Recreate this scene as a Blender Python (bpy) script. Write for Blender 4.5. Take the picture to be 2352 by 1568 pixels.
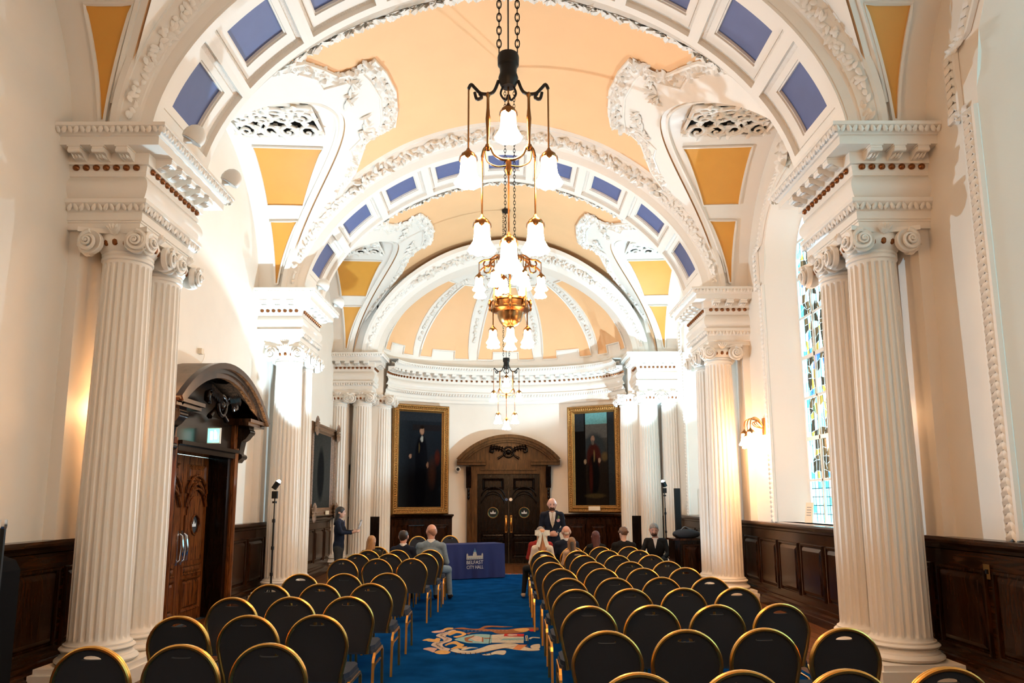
import bpy, math, random
import numpy as np
from mathutils import Vector, Matrix
from mathutils.geometry import tessellate_polygon
for o in list(bpy.data.objects): bpy.data.objects.remove(o)
sc = bpy.context.scene
COL = sc.collection
PI = math.pi
random.seed(7)

# ------------------------------------------------------------------ camera
def cam_rot(yaw, pitch, roll):
    c, s = math.cos(yaw), math.sin(yaw); A = np.array([[c,-s,0],[s,c,0],[0,0,1]])
    c, s = math.cos(pitch), math.sin(pitch); B = np.array([[1,0,0],[0,c,s],[0,-s,c]])
    c, s = math.cos(roll), math.sin(roll); C = np.array([[c,0,-s],[0,1,0],[s,0,c]])
    return C @ B @ A
_R = cam_rot(.0046, .1541, .0036)
cd = bpy.data.cameras.new('camera'); cam = bpy.data.objects.new('camera', cd); COL.objects.link(cam)
m = Matrix.Identity(4)
for i in range(3):
    m[i][0] = _R[0][i]; m[i][1] = _R[2][i]; m[i][2] = -_R[1][i]
m[0][3], m[1][3], m[2][3] = .081, 0, 1.683
cam.matrix_world = m
cd.sensor_width = 36; cd.lens = 36*1700/2352; cd.shift_y = 101.8/2352
cd.clip_start = .05; cd.clip_end = 200
sc.camera = cam

# ------------------------------------------------------------------ sky, flashes, exposure
w = bpy.data.worlds.new('world'); sc.world = w; w.use_nodes = True
bg = w.node_tree.nodes['Background']
bg.inputs[0].default_value = (.50, .86, .96, 1); bg.inputs[1].default_value = 5.5
sc.view_settings.view_transform = 'Standard'; sc.view_settings.look = 'None'
sc.view_settings.gamma = 1; sc.view_settings.use_curve_mapping = False
sc.view_settings.exposure = 0.25
WARM = (1.0, .53, .235)
LAMP_E = 72.0          # glass shade glow
FLASH_W = 1000.0      # camera flash heads on the two light stands
FLASH_C = (.60, .85, 1.0)

# ------------------------------------------------------------------ materials
def nt(m): m.use_nodes = True; return m.node_tree.nodes, m.node_tree.links
def mat(name, col, rough=.5, metal=0, var=0, vscale=8, bump=0, bscale=60, spec=.5, coat=0, vcol2=None, stretch=None):
    m = bpy.data.materials.new(name); N, L = nt(m); b = N['Principled BSDF']
    b.inputs['Base Color'].default_value = (*col, 1); b.inputs['Roughness'].default_value = rough
    b.inputs['Metallic'].default_value = metal; b.inputs['Specular IOR Level'].default_value = spec
    if coat: b.inputs['Coat Weight'].default_value = coat; b.inputs['Coat Roughness'].default_value = .12
    tc = N.new('ShaderNodeTexCoord'); src = tc.outputs['Object']
    if stretch:
        mp = N.new('ShaderNodeMapping'); mp.inputs['Scale'].default_value = stretch; L.new(src, mp.inputs[0]); src = mp.outputs[0]
    if var:
        n = N.new('ShaderNodeTexNoise'); n.inputs['Scale'].default_value = vscale; n.inputs['Detail'].default_value = 5
        L.new(src, n.inputs['Vector'])
        mx = N.new('ShaderNodeMix'); mx.data_type = 'RGBA'
        c2 = vcol2 or tuple(max(0, c*(1-var)) for c in col); c1 = col if vcol2 else tuple(min(1, c*(1+var)) for c in col)
        mx.inputs[6].default_value = (*c1, 1); mx.inputs[7].default_value = (*c2, 1)
        cr = N.new('ShaderNodeMapRange'); cr.inputs[1].default_value = .3; cr.inputs[2].default_value = .7
        L.new(n.outputs[0], cr.inputs[0]); L.new(cr.outputs[0], mx.inputs[0]); L.new(mx.outputs[2], b.inputs['Base Color'])
    if bump:
        n2 = N.new('ShaderNodeTexNoise'); n2.inputs['Scale'].default_value = bscale; n2.inputs['Detail'].default_value = 4
        L.new(src, n2.inputs['Vector'])
        bp = N.new('ShaderNodeBump'); bp.inputs['Strength'].default_value = bump; bp.inputs['Distance'].default_value = .01
        L.new(n2.outputs[0], bp.inputs['Height']); L.new(bp.outputs[0], b.inputs['Normal'])
    return m
def wood(name, c1, c2, rough=.2, axis='Z', coat=.06):
    m = bpy.data.materials.new(name); N, L = nt(m); b = N['Principled BSDF']
    b.inputs['Roughness'].default_value = rough; b.inputs['Coat Weight'].default_value = coat; b.inputs['Coat Roughness'].default_value = .15; b.inputs['Specular IOR Level'].default_value = .14
    tc = N.new('ShaderNodeTexCoord'); mp = N.new('ShaderNodeMapping')
    mp.inputs['Scale'].default_value = {'Z': (9, 9, 1.1), 'Y': (9, 1.1, 9), 'X': (1.1, 9, 9)}[axis]
    L.new(tc.outputs['Object'], mp.inputs[0])
    n = N.new('ShaderNodeTexNoise'); n.inputs['Scale'].default_value = 2.2; n.inputs['Detail'].default_value = 7; n.inputs['Distortion'].default_value = 1.2
    L.new(mp.outputs[0], n.inputs['Vector'])
    cr = N.new('ShaderNodeValToRGB'); cr.color_ramp.elements[0].position = .32; cr.color_ramp.elements[1].position = .68
    cr.color_ramp.elements[0].color = (*c1, 1); cr.color_ramp.elements[1].color = (*c2, 1)
    L.new(n.outputs[0], cr.inputs[0]); L.new(cr.outputs[0], b.inputs['Base Color'])
    return m
def emis(name, col, s, base=(.9, .88, .85)):
    m = bpy.data.materials.new(name); N, L = nt(m); b = N['Principled BSDF']
    b.inputs['Base Color'].default_value = (*base, 1); b.inputs['Roughness'].default_value = .3
    b.inputs['Emission Color'].default_value = (*col, 1); b.inputs['Emission Strength'].default_value = s
    return m
def glass(name, col, t=.8):
    m = bpy.data.materials.new(name); N, L = nt(m); N.remove(N['Principled BSDF'])
    a = N.new('ShaderNodeBsdfTransparent'); a.inputs[0].default_value = (*col, 1)
    d = N.new('ShaderNodeBsdfTranslucent'); d.inputs[0].default_value = (*col, 1)
    g = N.new('ShaderNodeBsdfGlossy'); g.inputs['Roughness'].default_value = .1
    x = N.new('ShaderNodeMixShader'); x.inputs[0].default_value = 1-t; L.new(a.outputs[0], x.inputs[1]); L.new(d.outputs[0], x.inputs[2])
    y = N.new('ShaderNodeMixShader'); y.inputs[0].default_value = .06; L.new(x.outputs[0], y.inputs[1]); L.new(g.outputs[0], y.inputs[2])
    L.new(y.outputs[0], N['Material Output'].inputs[0]); return m
def vcol_mat(name, rough=.35, coat=.1):
    m = bpy.data.materials.new(name); N, L = nt(m); b = N['Principled BSDF']
    a = N.new('ShaderNodeVertexColor'); a.layer_name = 'paint'; L.new(a.outputs[0], b.inputs['Base Color'])
    b.inputs['Roughness'].default_value = rough; b.inputs['Specular IOR Level'].default_value = .0; b.inputs['Coat Weight'].default_value = coat; b.inputs['Coat Roughness'].default_value = .08
    return m
PLASTER = mat('cream_plaster', (.80, .755, .69), .45, bump=.08, bscale=30)
WALL = mat('cream_wall_paint', (.80, .735, .65), .5, var=.03, vscale=1.5, bump=.05, bscale=80)
CARVE = mat('carved_plaster', (.80, .755, .69), .5, bump=.9, bscale=45)
OCHRE = mat('ochre_panel_paint', (.68, .32, .045), .5, var=.03, vscale=3)
LIT_OCHRE = mat('overlit_ochre_paint', (.82, .50, .26), .55, var=.02, vscale=2)  # same ochre as the panels, paled in the colour for strong light
BLUEP = mat('blue_grey_coffer_paint', (.085, .12, .28), .5, var=.04, vscale=6)
BRONZE_EGG = mat('bronze_painted_egg', (.22, .07, .015), .3, metal=.6)
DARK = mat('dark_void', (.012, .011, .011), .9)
WOOD = wood('mahogany_vertical', (.007, .0025, .0012), (.042, .013, .004))
WOODX = wood('mahogany_horizontal', (.008, .003, .0013), (.050, .016, .005), axis='Y')
WOODW = wood('warm_oak_door', (.045, .012, .003), (.17, .052, .012), rough=.25)
WOODF = wood('golden_oak_surround', (.045, .018, .005), (.125, .055, .017), rough=.35)
WOODD = wood('almost_black_oak', (.003, .0016, .001), (.012, .005, .0025), rough=.22)
PLANK = wood('floor_board', (.05, .016, .005), (.16, .06, .02), rough=.35, axis='Y')
DUST = mat('dusty_grey_top', (.20, .15, .11), .9, var=.2, vscale=6)
CARPET = mat('blue_carpet', (.0035, .044, .165), .95, var=.3, vscale=3, bump=.5, bscale=500, spec=0)
GOLDM = mat('gold_lacquered_steel', (.82, .45, .11), .3, metal=1)
FABRIC = mat('black_woven_fabric', (.026, .029, .036), .9, bump=.2, bscale=400, spec=.15)
NAVYSEAT = mat('navy_seat_fabric', (.018, .028, .05), .8, bump=.2, bscale=400, spec=.2)
BRASS = mat('aged_brass', (.30, .15, .055), .28, metal=1)
IRON = mat('black_iron', (.02, .017, .015), .45, metal=.6)
FRAMEG = mat('gilt_frame', (.36, .18, .05), .38, metal=.75, var=.35, vscale=40, bump=.7, bscale=70)
SHADE = emis('lit_glass_shade', WARM, LAMP_E)
SHADE_LOW = emis('lit_glass_shade_low_bulb', WARM, LAMP_E*.4)
WHITEG = mat('white_plastic', (.75, .74, .70), .4)
GREYP = mat('grey_plastic', (.10, .115, .13), .4)
BLACKP = mat('black_plastic', (.010, .010, .011), .55, spec=.2)
CHROME = mat('chrome', (.75, .77, .80), .15, metal=1)
CARD = mat('cream_card', (.78, .66, .50), .6)
CLOTH = mat('royal_blue_cloth', (.006, .018, .115), .8, bump=.15, bscale=300)
WHITEP = mat('white_print', (.62, .62, .62), .7)

# ------------------------------------------------------------------ mesh helpers
class MB:
    def __init__(s): s.v = []; s.f = []; s.mi = []; s.leafy = False
    def add(s, v, f, mi=0):
        b = len(s.v); s.v += [tuple(p) for p in v]; s.f += [tuple(b+i for i in q) for q in f]; s.mi += [mi]*len(f); return s
    def box(s, x0, x1, y0, y1, z0, z1, mi=0):
        v = [(x, y, z) for z in (z0, z1) for y in (y0, y1) for x in (x0, x1)]
        return s.add(v, [(0,2,3,1),(4,5,7,6),(0,1,5,4),(2,6,7,3),(0,4,6,2),(1,3,7,5)], mi)
    def frustum(s, x0, x1, y0, y1, z0, z1, e, mi=0):           # box whose -? top is inset (raised panel); top at y1
        v = [(x0,y0,z0),(x1,y0,z0),(x1,y0,z1),(x0,y0,z1),(x0+e,y1,z0+e),(x1-e,y1,z0+e),(x1-e,y1,z1-e),(x0+e,y1,z1-e)]
        return s.add(v, [(0,1,2,3),(4,7,6,5),(0,4,5,1),(1,5,6,2),(2,6,7,3),(3,7,4,0)], mi)
    def lathe(s, prof, n=24, c=(0,0,0), mi=0, cap=True):
        v = []; f = []
        for r, z in prof:
            for i in range(n):
                a = 2*PI*i/n; v.append((c[0]+r*math.cos(a), c[1]+r*math.sin(a), c[2]+z))
        for k in range(len(prof)-1):
            for i in range(n):
                j = (i+1) % n; f.append((k*n+i, k*n+j, (k+1)*n+j, (k+1)*n+i))
        if cap:
            f.append(tuple(range(n-1, -1, -1))); f.append(tuple((len(prof)-1)*n+i for i in range(n)))
        return s.add(v, f, mi)
    def tube(s, path, r, n=8, mi=0, closed=False, up=None):
        P = [Vector(p) for p in path]; K = len(P); R = r if hasattr(r, '__len__') else [r]*K
        v = []; f = []; last = None
        for k in range(K):
            if closed: t = P[(k+1) % K]-P[k-1]
            else: t = P[min(k+1, K-1)]-P[max(k-1, 0)]
            t.normalize()
            if last is None:
                a = Vector(up) if up else (Vector((0,0,1)) if abs(t.z) < .9 else Vector((1,0,0)))
                u = (a-t*a.dot(t)).normalized()
            else:
                u = last-t*last.dot(t); u = u.normalized() if u.length > 1e-6 else t.orthogonal().normalized()
            last = u; b = t.cross(u)
            for i in range(n):
                an = 2*PI*(i+.5)/n; v.append(P[k]+(u*math.cos(an)+b*math.sin(an))*R[k])
        for k in range(K if closed else K-1):
            k2 = (k+1) % K
            for i in range(n):
                j = (i+1) % n; f.append((k*n+i, k*n+j, k2*n+j, k2*n+i))
        if not closed: f.append(tuple(range(n-1, -1, -1))); f.append(tuple((K-1)*n+i for i in range(n)))
        return s.add(v, f, mi)
    def ell(s, c, r, nu=10, nv=6, mi=0):
        v = [(c[0], c[1], c[2]-r[2])]; f = []
        for k in range(1, nv):
            t = -PI/2+PI*k/nv
            for i in range(nu):
                a = 2*PI*i/nu; v.append((c[0]+r[0]*math.cos(t)*math.cos(a), c[1]+r[1]*math.cos(t)*math.sin(a), c[2]+r[2]*math.sin(t)))
        v.append((c[0], c[1], c[2]+r[2])); e = len(v)-1
        for i in range(nu):
            j = (i+1) % nu; f.append((0, 1+j, 1+i)); f.append((e, e-nu+i, e-nu+j))
            for k in range(nv-2): f.append((1+k*nu+i, 1+k*nu+j, 1+(k+1)*nu+j, 1+(k+1)*nu+i))
        return s.add(v, f, mi)
    def grid(s, fn, nu, nv, mi=0):
        v = [fn(i/nu, j/nv) for j in range(nv+1) for i in range(nu+1)]; W_ = nu+1
        return s.add(v, [(j*W_+i, j*W_+i+1, (j+1)*W_+i+1, (j+1)*W_+i) for j in range(nv) for i in range(nu)], mi)
    def prism(s, loops, frame, d0, d1, mi=0):
        """extrude 2-D loops (outer + holes); frame maps (a,b,d) to a point"""
        tri = tessellate_polygon([[Vector((a, b, 0)) for a, b in lp] for lp in loops])
        flat = [p for lp in loops for p in lp]; n = len(flat)
        v = [frame(a, b, d0) for a, b in flat]+[frame(a, b, d1) for a, b in flat]
        f = [tuple(t) for t in tri]+[tuple(n+i for i in reversed(t)) for t in tri]; o = 0
        for lp in loops:
            k = len(lp)
            for i in range(k): j = (i+1) % k; f.append((o+i, o+j, n+o+j, n+o+i))
            o += k
        return s.add(v, f, mi)
    def leaf(s, c, d, nrm, l, wd, h, mi=0):
        """small raised leaf at c pointing along d on a surface with normal nrm"""
        c = Vector(c); d = Vector(d).normalized(); nrm = Vector(nrm).normalized(); b = nrm.cross(d)
        v = [c-d*l*.5, c-d*l*.22+b*wd*.46+nrm*h*.15, c+d*l*.2+b*wd*.40+nrm*h*.35, c+d*l*.5+nrm*h*.6, c+d*l*.2-b*wd*.40+nrm*h*.35, c-d*l*.22-b*wd*.46+nrm*h*.15,
             c-d*l*.2+nrm*h*.75, c+d*l*.2+nrm*h]
        s.leafy = True
        return s.add(v, [(0,1,6),(1,2,7,6),(2,3,7),(3,4,7),(4,5,6,7),(5,0,6)], mi)
    def mesh(s, name, mats, smooth=True, ang=40):
        me = bpy.data.meshes.new(name); me.from_pydata(s.v, [], s.f)
        for m in (mats if isinstance(mats, (list, tuple)) else [mats]): me.materials.append(m)
        if any(s.mi): me.polygons.foreach_set('material_index', s.mi)
        if smooth:
            me.shade_smooth(); me.set_sharp_from_angle(angle=math.radians(75 if s.leafy else ang))
        me.update(); return me
    def build(s, name, mats, parent=None, smooth=True, **kw):
        return ob(name, s.mesh(name, mats, smooth), parent, **kw)
def ob(name, me, parent=None, loc=(0,0,0), rot=(0,0,0), scale=(1,1,1), kind=None, label=None):
    o = bpy.data.objects.new(name, me); COL.objects.link(o); o.location = loc; o.rotation_euler = rot; o.scale = scale
    if parent: o.parent = parent
    if kind: o['kind'] = kind
    if label: o['label'] = label
    return o
def thing(name, label, cat, loc=(0,0,0), rz=0, group=None):
    o = bpy.data.objects.new(name, None); COL.objects.link(o); o.location = loc; o.rotation_euler = (0,0,rz); o.empty_display_size = .1
    o['label'] = label; o['category'] = cat
    if group: o['group'] = group
    return o
def struct(name, me=None, loc=(0,0,0), label=None):
    o = bpy.data.objects.new(name, me); COL.objects.link(o); o.location = loc; o['kind'] = 'structure'
    if label: o['label'] = label
    return o
def tag(o, label, cat, group=None):
    o['label'] = label; o['category'] = cat
    if group: o['group'] = group
    return o
def copy_tree(o, parent=None):
    c = o.copy(); COL.objects.link(c); c.parent = parent
    for ch in o.children: copy_tree(ch, c)
    return c
def rot2(x, y, a): return x*math.cos(a)-y*math.sin(a), x*math.sin(a)+y*math.cos(a)
# ================================================================== THE ROOM
XW = 4.37; Z0 = 5.33; NEXP = 1.8
BAYS = [4.895, 10.615, 16.335]                 # bay centres; a fourth bay behind the camera
ALLB = [-.825]+BAYS
HB = 2.2                                       # half length of a bay between arches
def se(x, a, b):                               # height of the flat arch curve
    t = 1-min(1, abs(x)/a)**NEXP
    return b*max(0, t)**(1/NEXP)
def zt(x): return Z0+se(x, 3.9, 3.02)
def zl(d): return Z0+se(d, HB, 2.2)
def xg(d):                                     # groin: where the side vault meets the main vault
    t = (zl(d)-Z0)/3.02
    return 3.9*max(0, 1-t**NEXP)**(1/NEXP)

# floor ------------------------------------------------------------------
floor = struct('floor', MB().box(-4.6, 5.0, -3.1, 21.4, -.12, -.012).mesh('floor', DARK, False))
pm = {}
def planks(x0, x1, y0, y1, wdt, ln):
    n = max(1, round((x1-x0)/wdt)); wdt = (x1-x0)/n
    for i in range(n):
        y = y0-random.random()*ln*.8
        while y < y1:
            a = max(y, y0); b = min(y+ln, y1)
            if b-a > .05: ob('plank', MB().box(-wdt/2+.002, wdt/2-.002, a, b-.004, -.012, 0).mesh('plank', PLANK, False), floor, (x0+(i+.5)*wdt, 0, 0))
            y += ln
planks(3.0, 4.40, 3.0, 18.6, .14, 2.9)
planks(-4.40, -3.0, 3.0, 18.6, .14, 2.9)
planks(-3.0, 3.0, 17.75, 20.9, .2, 3.4)
MB().box(-4.4, 4.4, -3, 3.0, -.012, -.002).build('board_field', PLANK, floor, False)
cp = MB().box(-3.0, 3.0, -2.9, 17.72, -.012, .008).build('carpet', CARPET, None, False)
tag(cp, 'blue carpet with a woven coat of arms in the aisle', 'carpet')
CREST=[('ribbon','cream',[(-0.76,9.94),(-0.66,10.13),(-0.61,10.01),(-0.71,9.76),(-0.71,9.63),(-0.63,9.50),(-0.63,9.33),(-0.69,9.21),(-0.71,9.10),(-0.67,8.95),(-0.60,8.87),(-0.62,8.73),(-0.68,8.75),(-0.77,8.95),(-0.84,9.08),(-0.82,9.26),(-0.73,9.34),(-0.73,9.44),(-0.79,9.59),(-0.84,9.68),(-0.83,9.81)]),
('scroll','gold',[(-0.79,10.20),(-0.74,10.30),(-0.67,10.28),(-0.67,10.18),(-0.74,10.11),(-0.77,10.04)]),
('scroll','gold',[(-0.70,9.80),(-0.65,10.05),(-0.55,10.01),(-0.47,9.84),(-0.50,9.67),(-0.57,9.56),(-0.62,9.63),(-0.55,9.71),(-0.52,9.81),(-0.59,9.89),(-0.64,9.78),(-0.67,9.71)]),
('scroll','gold',[(-0.68,9.10),(-0.63,9.25),(-0.57,9.33),(-0.51,9.21),(-0.45,9.09),(-0.47,8.98),(-0.41,9.00),(-0.46,8.87),(-0.52,8.89),(-0.59,8.84),(-0.57,8.94),(-0.53,9.06),(-0.58,9.15),(-0.64,9.10),(-0.66,9.04)]),
('leaf','gold',[(-0.98,9.39),(-0.92,9.51),(-0.84,9.46),(-0.82,9.54),(-0.77,9.50),(-0.77,9.30),(-0.82,9.28),(-0.90,9.32),(-0.92,9.36)]),
('leaf','pink',[(-0.93,9.98),(-0.88,10.06),(-0.83,10.08),(-0.79,10.15),(-0.76,10.01),(-0.82,9.92),(-0.88,9.90)]),
('leaf','pink',[(-0.91,8.86),(-0.84,8.95),(-0.75,8.88),(-0.76,8.77),(-0.77,8.66),(-0.83,8.75)]),
('scroll','gold',[(-0.76,8.68),(-0.71,8.78),(-0.61,8.73),(-0.58,8.66),(-0.61,8.57),(-0.69,8.56),(-0.74,8.61)]),
('shield_base','ltblue',[(-0.59,9.44),(-0.47,9.66),(-0.35,9.79),(-0.14,9.72),(-0.14,9.20),(-0.33,9.19),(-0.42,9.21),(-0.52,9.33)]),
('ship_hull','brown',[(-0.47,9.54),(-0.41,9.62),(-0.36,9.71),(-0.37,9.58),(-0.41,9.49),(-0.42,9.37),(-0.37,9.31),(-0.36,9.25),(-0.43,9.27),(-0.46,9.37)]),
('sail','cream',[(-0.40,9.49),(-0.35,9.64),(-0.31,9.66),(-0.25,9.53),(-0.25,9.32),(-0.32,9.31),(-0.37,9.41)]),
('mast','brown',[(-0.26,9.57),(-0.24,9.57),(-0.23,9.26),(-0.25,9.26)]),
('mast','brown',[(-0.23,9.53),(-0.15,9.54),(-0.15,9.47),(-0.23,9.47)]),
('shield_top','white',[(-0.14,9.74),(0.02,9.79),(0.03,9.63),(0.26,9.60),(0.25,9.19),(0.06,9.20),(-0.13,9.22)]),
('band','ltblue',[(0.01,9.48),(0.26,9.52),(0.26,9.41),(-0.03,9.36)]),
('canton','red',[(0.02,9.81),(0.27,9.79),(0.26,9.62),(0.01,9.63)]),
('bell','white',[(0.05,9.73),(0.08,9.78),(0.18,9.75),(0.18,9.70),(0.08,9.65)]),
('helm','white',[(0.28,9.67),(0.31,9.69),(0.31,9.33),(0.28,9.33)]),
('torse','white',[(0.32,9.47),(0.36,9.57),(0.45,9.55),(0.45,9.49),(0.37,9.51),(0.34,9.43)]),
('wolf','brown',[(-0.66,10.22),(-0.54,10.29),(-0.46,10.22),(-0.33,10.19),(-0.25,10.41),(-0.12,10.42),(0.00,10.38),(0.13,10.34),(-0.04,10.30),(-0.16,10.32),(-0.26,10.24),(-0.20,10.16),(0.01,10.11),(0.09,10.13),(0.21,10.23),(0.43,10.27),(0.47,10.22),(0.45,10.05),(0.34,10.03),(0.25,9.89),(0.09,9.83),(-0.07,9.83),(-0.18,10.00),(-0.40,9.89),(-0.43,9.78),(-0.47,9.84),(-0.43,9.91),(-0.24,10.00),(-0.36,10.10),(-0.53,10.15)]),
('collar','gold',[(0.14,10.11),(0.26,10.22),(0.34,10.17),(0.31,9.98),(0.23,9.94)]),
('tongue','red',[(0.34,10.08),(0.39,10.12),(0.41,10.01),(0.36,9.98)]),
('seahound','white',[(-0.59,8.76),(-0.52,8.87),(-0.47,8.76),(-0.35,8.74),(-0.24,8.90),(-0.16,9.05),(-0.06,9.12),(0.06,9.18),(0.16,9.14),(0.23,9.00),(0.33,8.85),(0.42,8.81),(0.41,8.74),(0.30,8.72),(0.16,8.78),(0.04,8.88),(-0.06,8.82),(-0.20,8.67),(-0.33,8.58),(-0.44,8.58),(-0.54,8.67)]),
('tail','white',[(-0.47,8.81),(-0.42,8.92),(-0.35,8.94),(-0.28,8.89),(-0.36,8.88),(-0.43,8.78)]),
('crown_band','orange',[(0.12,8.82),(0.18,9.08),(0.29,9.07),(0.20,8.76)]),
('paw','white',[(0.33,9.00),(0.38,9.09),(0.44,9.09),(0.42,8.83),(0.34,8.85)]),
('tail_fin','white',[(-0.22,8.51),(-0.14,8.58),(-0.06,8.72),(0.04,8.72),(0.02,8.51),(-0.07,8.54),(-0.15,8.48)]),
]
CM = {k: mat('carpet_'+k, c, .95, var=.15, vscale=30, spec=.1) for k, c in dict(cream=(.42,.33,.27), gold=(.46,.27,.09), pink=(.42,.27,.22),
      ltblue=(.18,.33,.34), brown=(.22,.085,.035), white=(.40,.37,.30), red=(.38,.02,.02), orange=(.42,.16,.06)).items()}
for i, (n, c, pts) in enumerate(CREST):
    if n in ('ribbon', 'scroll', 'leaf', 'wolf', 'seahound', 'tail', 'tail_fin', 'paw', 'collar', 'tongue', 'shield_base', 'ship_hull', 'sail', 'torse'):
        q_ = []; K = len(pts)                      # rounded outline
        for k in range(K):
            p0, p1, p2, p3 = pts[k-1], pts[k], pts[(k+1) % K], pts[(k+2) % K]
            for j in range(4):
                t_ = j/4; q_.append(tuple(.5*(2*b1+(b2-b0)*t_+(2*b0-5*b1+4*b2-b3)*t_*t_+(3*b1-b0-3*b2+b3)*t_**3) for b0, b1, b2, b3 in zip(p0, p1, p2, p3)))
        pts = q_
    MB().prism([pts], lambda a, b, d: (a, b, d), .008, .0084+.00012*i).build(n, CM[c], cp, False)
dk = mat('carpet_dark_line', (.03, .022, .02), .95, spec=0)
def strokes(nm, segs, wd, mt=dk, z=.0118):
    b = MB()
    for (x0, y0), (x1, y1) in segs:
        L_ = math.hypot(x1-x0, y1-y0); nx, ny = -(y1-y0)/L_*wd/2, (x1-x0)/L_*wd/2
        b.add([(x0-nx, y0-ny, z), (x1-nx, y1-ny, z), (x1+nx, y1+ny, z), (x0+nx, y0+ny, z)], [(0, 1, 2, 3)])
    b.build(nm, mt, cp, False)
rb = [(-.68, 10.04), (-.76, 9.85), (-.78, 9.70), (-.72, 9.58), (-.66, 9.44), (-.72, 9.28), (-.78, 9.14), (-.74, 9.0), (-.66, 8.84)]; sg_ = []; rg = random.Random(2)
for a_, b_ in zip(rb[:-1], rb[1:]):
    for k in range(4):
        t_ = (k+.3)/4; x = a_[0]+(b_[0]-a_[0])*t_; y = a_[1]+(b_[1]-a_[1])*t_; sg_.append(((x-.018, y+rg.uniform(-.02, .02)), (x+.018, y+rg.uniform(-.02, .02))))
        if k % 2: sg_.append(((x-.015, y), (x-.012, y+.03)))
strokes('ribbon_lettering', sg_, .008)
strokes('shield_outline', [((-.16, 9.72), (-.16, 9.13)), ((-.16, 9.45), (.30, 9.40)), ((.295, 9.62), (.305, 9.13)), ((-.16, 9.13), (.30, 9.12)), ((.04, 9.66), (.30, 9.62))], .008)
strokes('vair_pattern', [((x, 9.40), (x+.03, 9.33)) for x in np.arange(.02, .28, .045)]+[((x+.03, 9.33), (x+.045, 9.40)) for x in np.arange(.02, .28, .045)], .007, CM['ltblue'])
strokes('hound_spines', [((x, 8.62-.28*abs(x+.3)*0), (x+.015, 8.50)) for x in np.arange(-.52, -.12, .055)], .008)
strokes('hound_shading', [((-.5, 8.60), (-.2, 8.66)), ((-.2, 8.66), (.0, 8.86)), ((.0, 8.86), (.18, 9.0)), ((.18, 9.0), (.3, 8.95))], .014, CM['brown'])
strokes('wolf_chain', [((x, 10.02), (x+.03, 10.03)) for x in np.arange(-.52, .08, .05)], .014, CM['cream'])
bp = []
for i in range(6): bp.append((.72-.03*i, 17.6, .1))
t = MB()
for i in range(10): t.box(.05+i*.16, .13+i*.16, 17.62, 17.70, .008, .012)
t.build('border_motif', CM['red'], cp, False)
t = MB()
t.box(-2.9, 2.9, 17.56, 17.61, .008, .0105); t.build('border_stripe', CM['cream'], cp, False)

# side walls ---------------------------------------------------------------
WHW, WSP, WRI, SILL = 1.36, 5.40, 1.30, 1.34    # window half width, spring, rise, sill
def warch(d, hw=WHW, ri=WRI): return WSP+ri*math.sqrt(max(0, 1-(d/hw)**2))
wl = MB(); wl.box(-XW-.25, -XW, -3.0, 19.5, 0, 8.0)
wall_left = None
# left wall has a door opening
DY0, DY1, DH = 9.62, 11.38, 2.36
wl = MB()
wl.box(-XW-.25, -XW, -3.0, DY0, 0, 8); wl.box(-XW-.25, -XW, DY1, 19.5, 0, 8); wl.box(-XW-.25, -XW, DY0, DY1, DH, 8)
wall_left = struct('wall_left', wl.mesh('wall_left', WALL, False))
wr = MB()
yc = -3.0
for c in ALLB:
    wr.box(XW, XW+.25, yc, c-WHW, 0, 8); yc = c+WHW
    wr.box(XW, XW+.25, c-WHW, c+WHW, 0, SILL)
    n = 24
    for i in range(n):
        d0 = -WHW+2*WHW*i/n; d1 = -WHW+2*WHW*(i+1)/n
        v = [(XW+x, c+d, z) for x in (0, .25) for d, z in ((d0, warch(d0)), (d1, warch(d1)), (d1, 8), (d0, 8))]
        wr.add(v, [(0,1,2,3),(7,6,5,4),(0,4,5,1)])
wr.box(XW, XW+.25, yc, 19.5, 0, 8)
wall_right = struct('wall_right', wr.mesh('wall_right', WALL, False))
struct('wall_back', MB().box(-XW-.25, XW+.25, -3.25, -3.0, 0, 9).mesh('wall_back', WALL, False))

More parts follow.
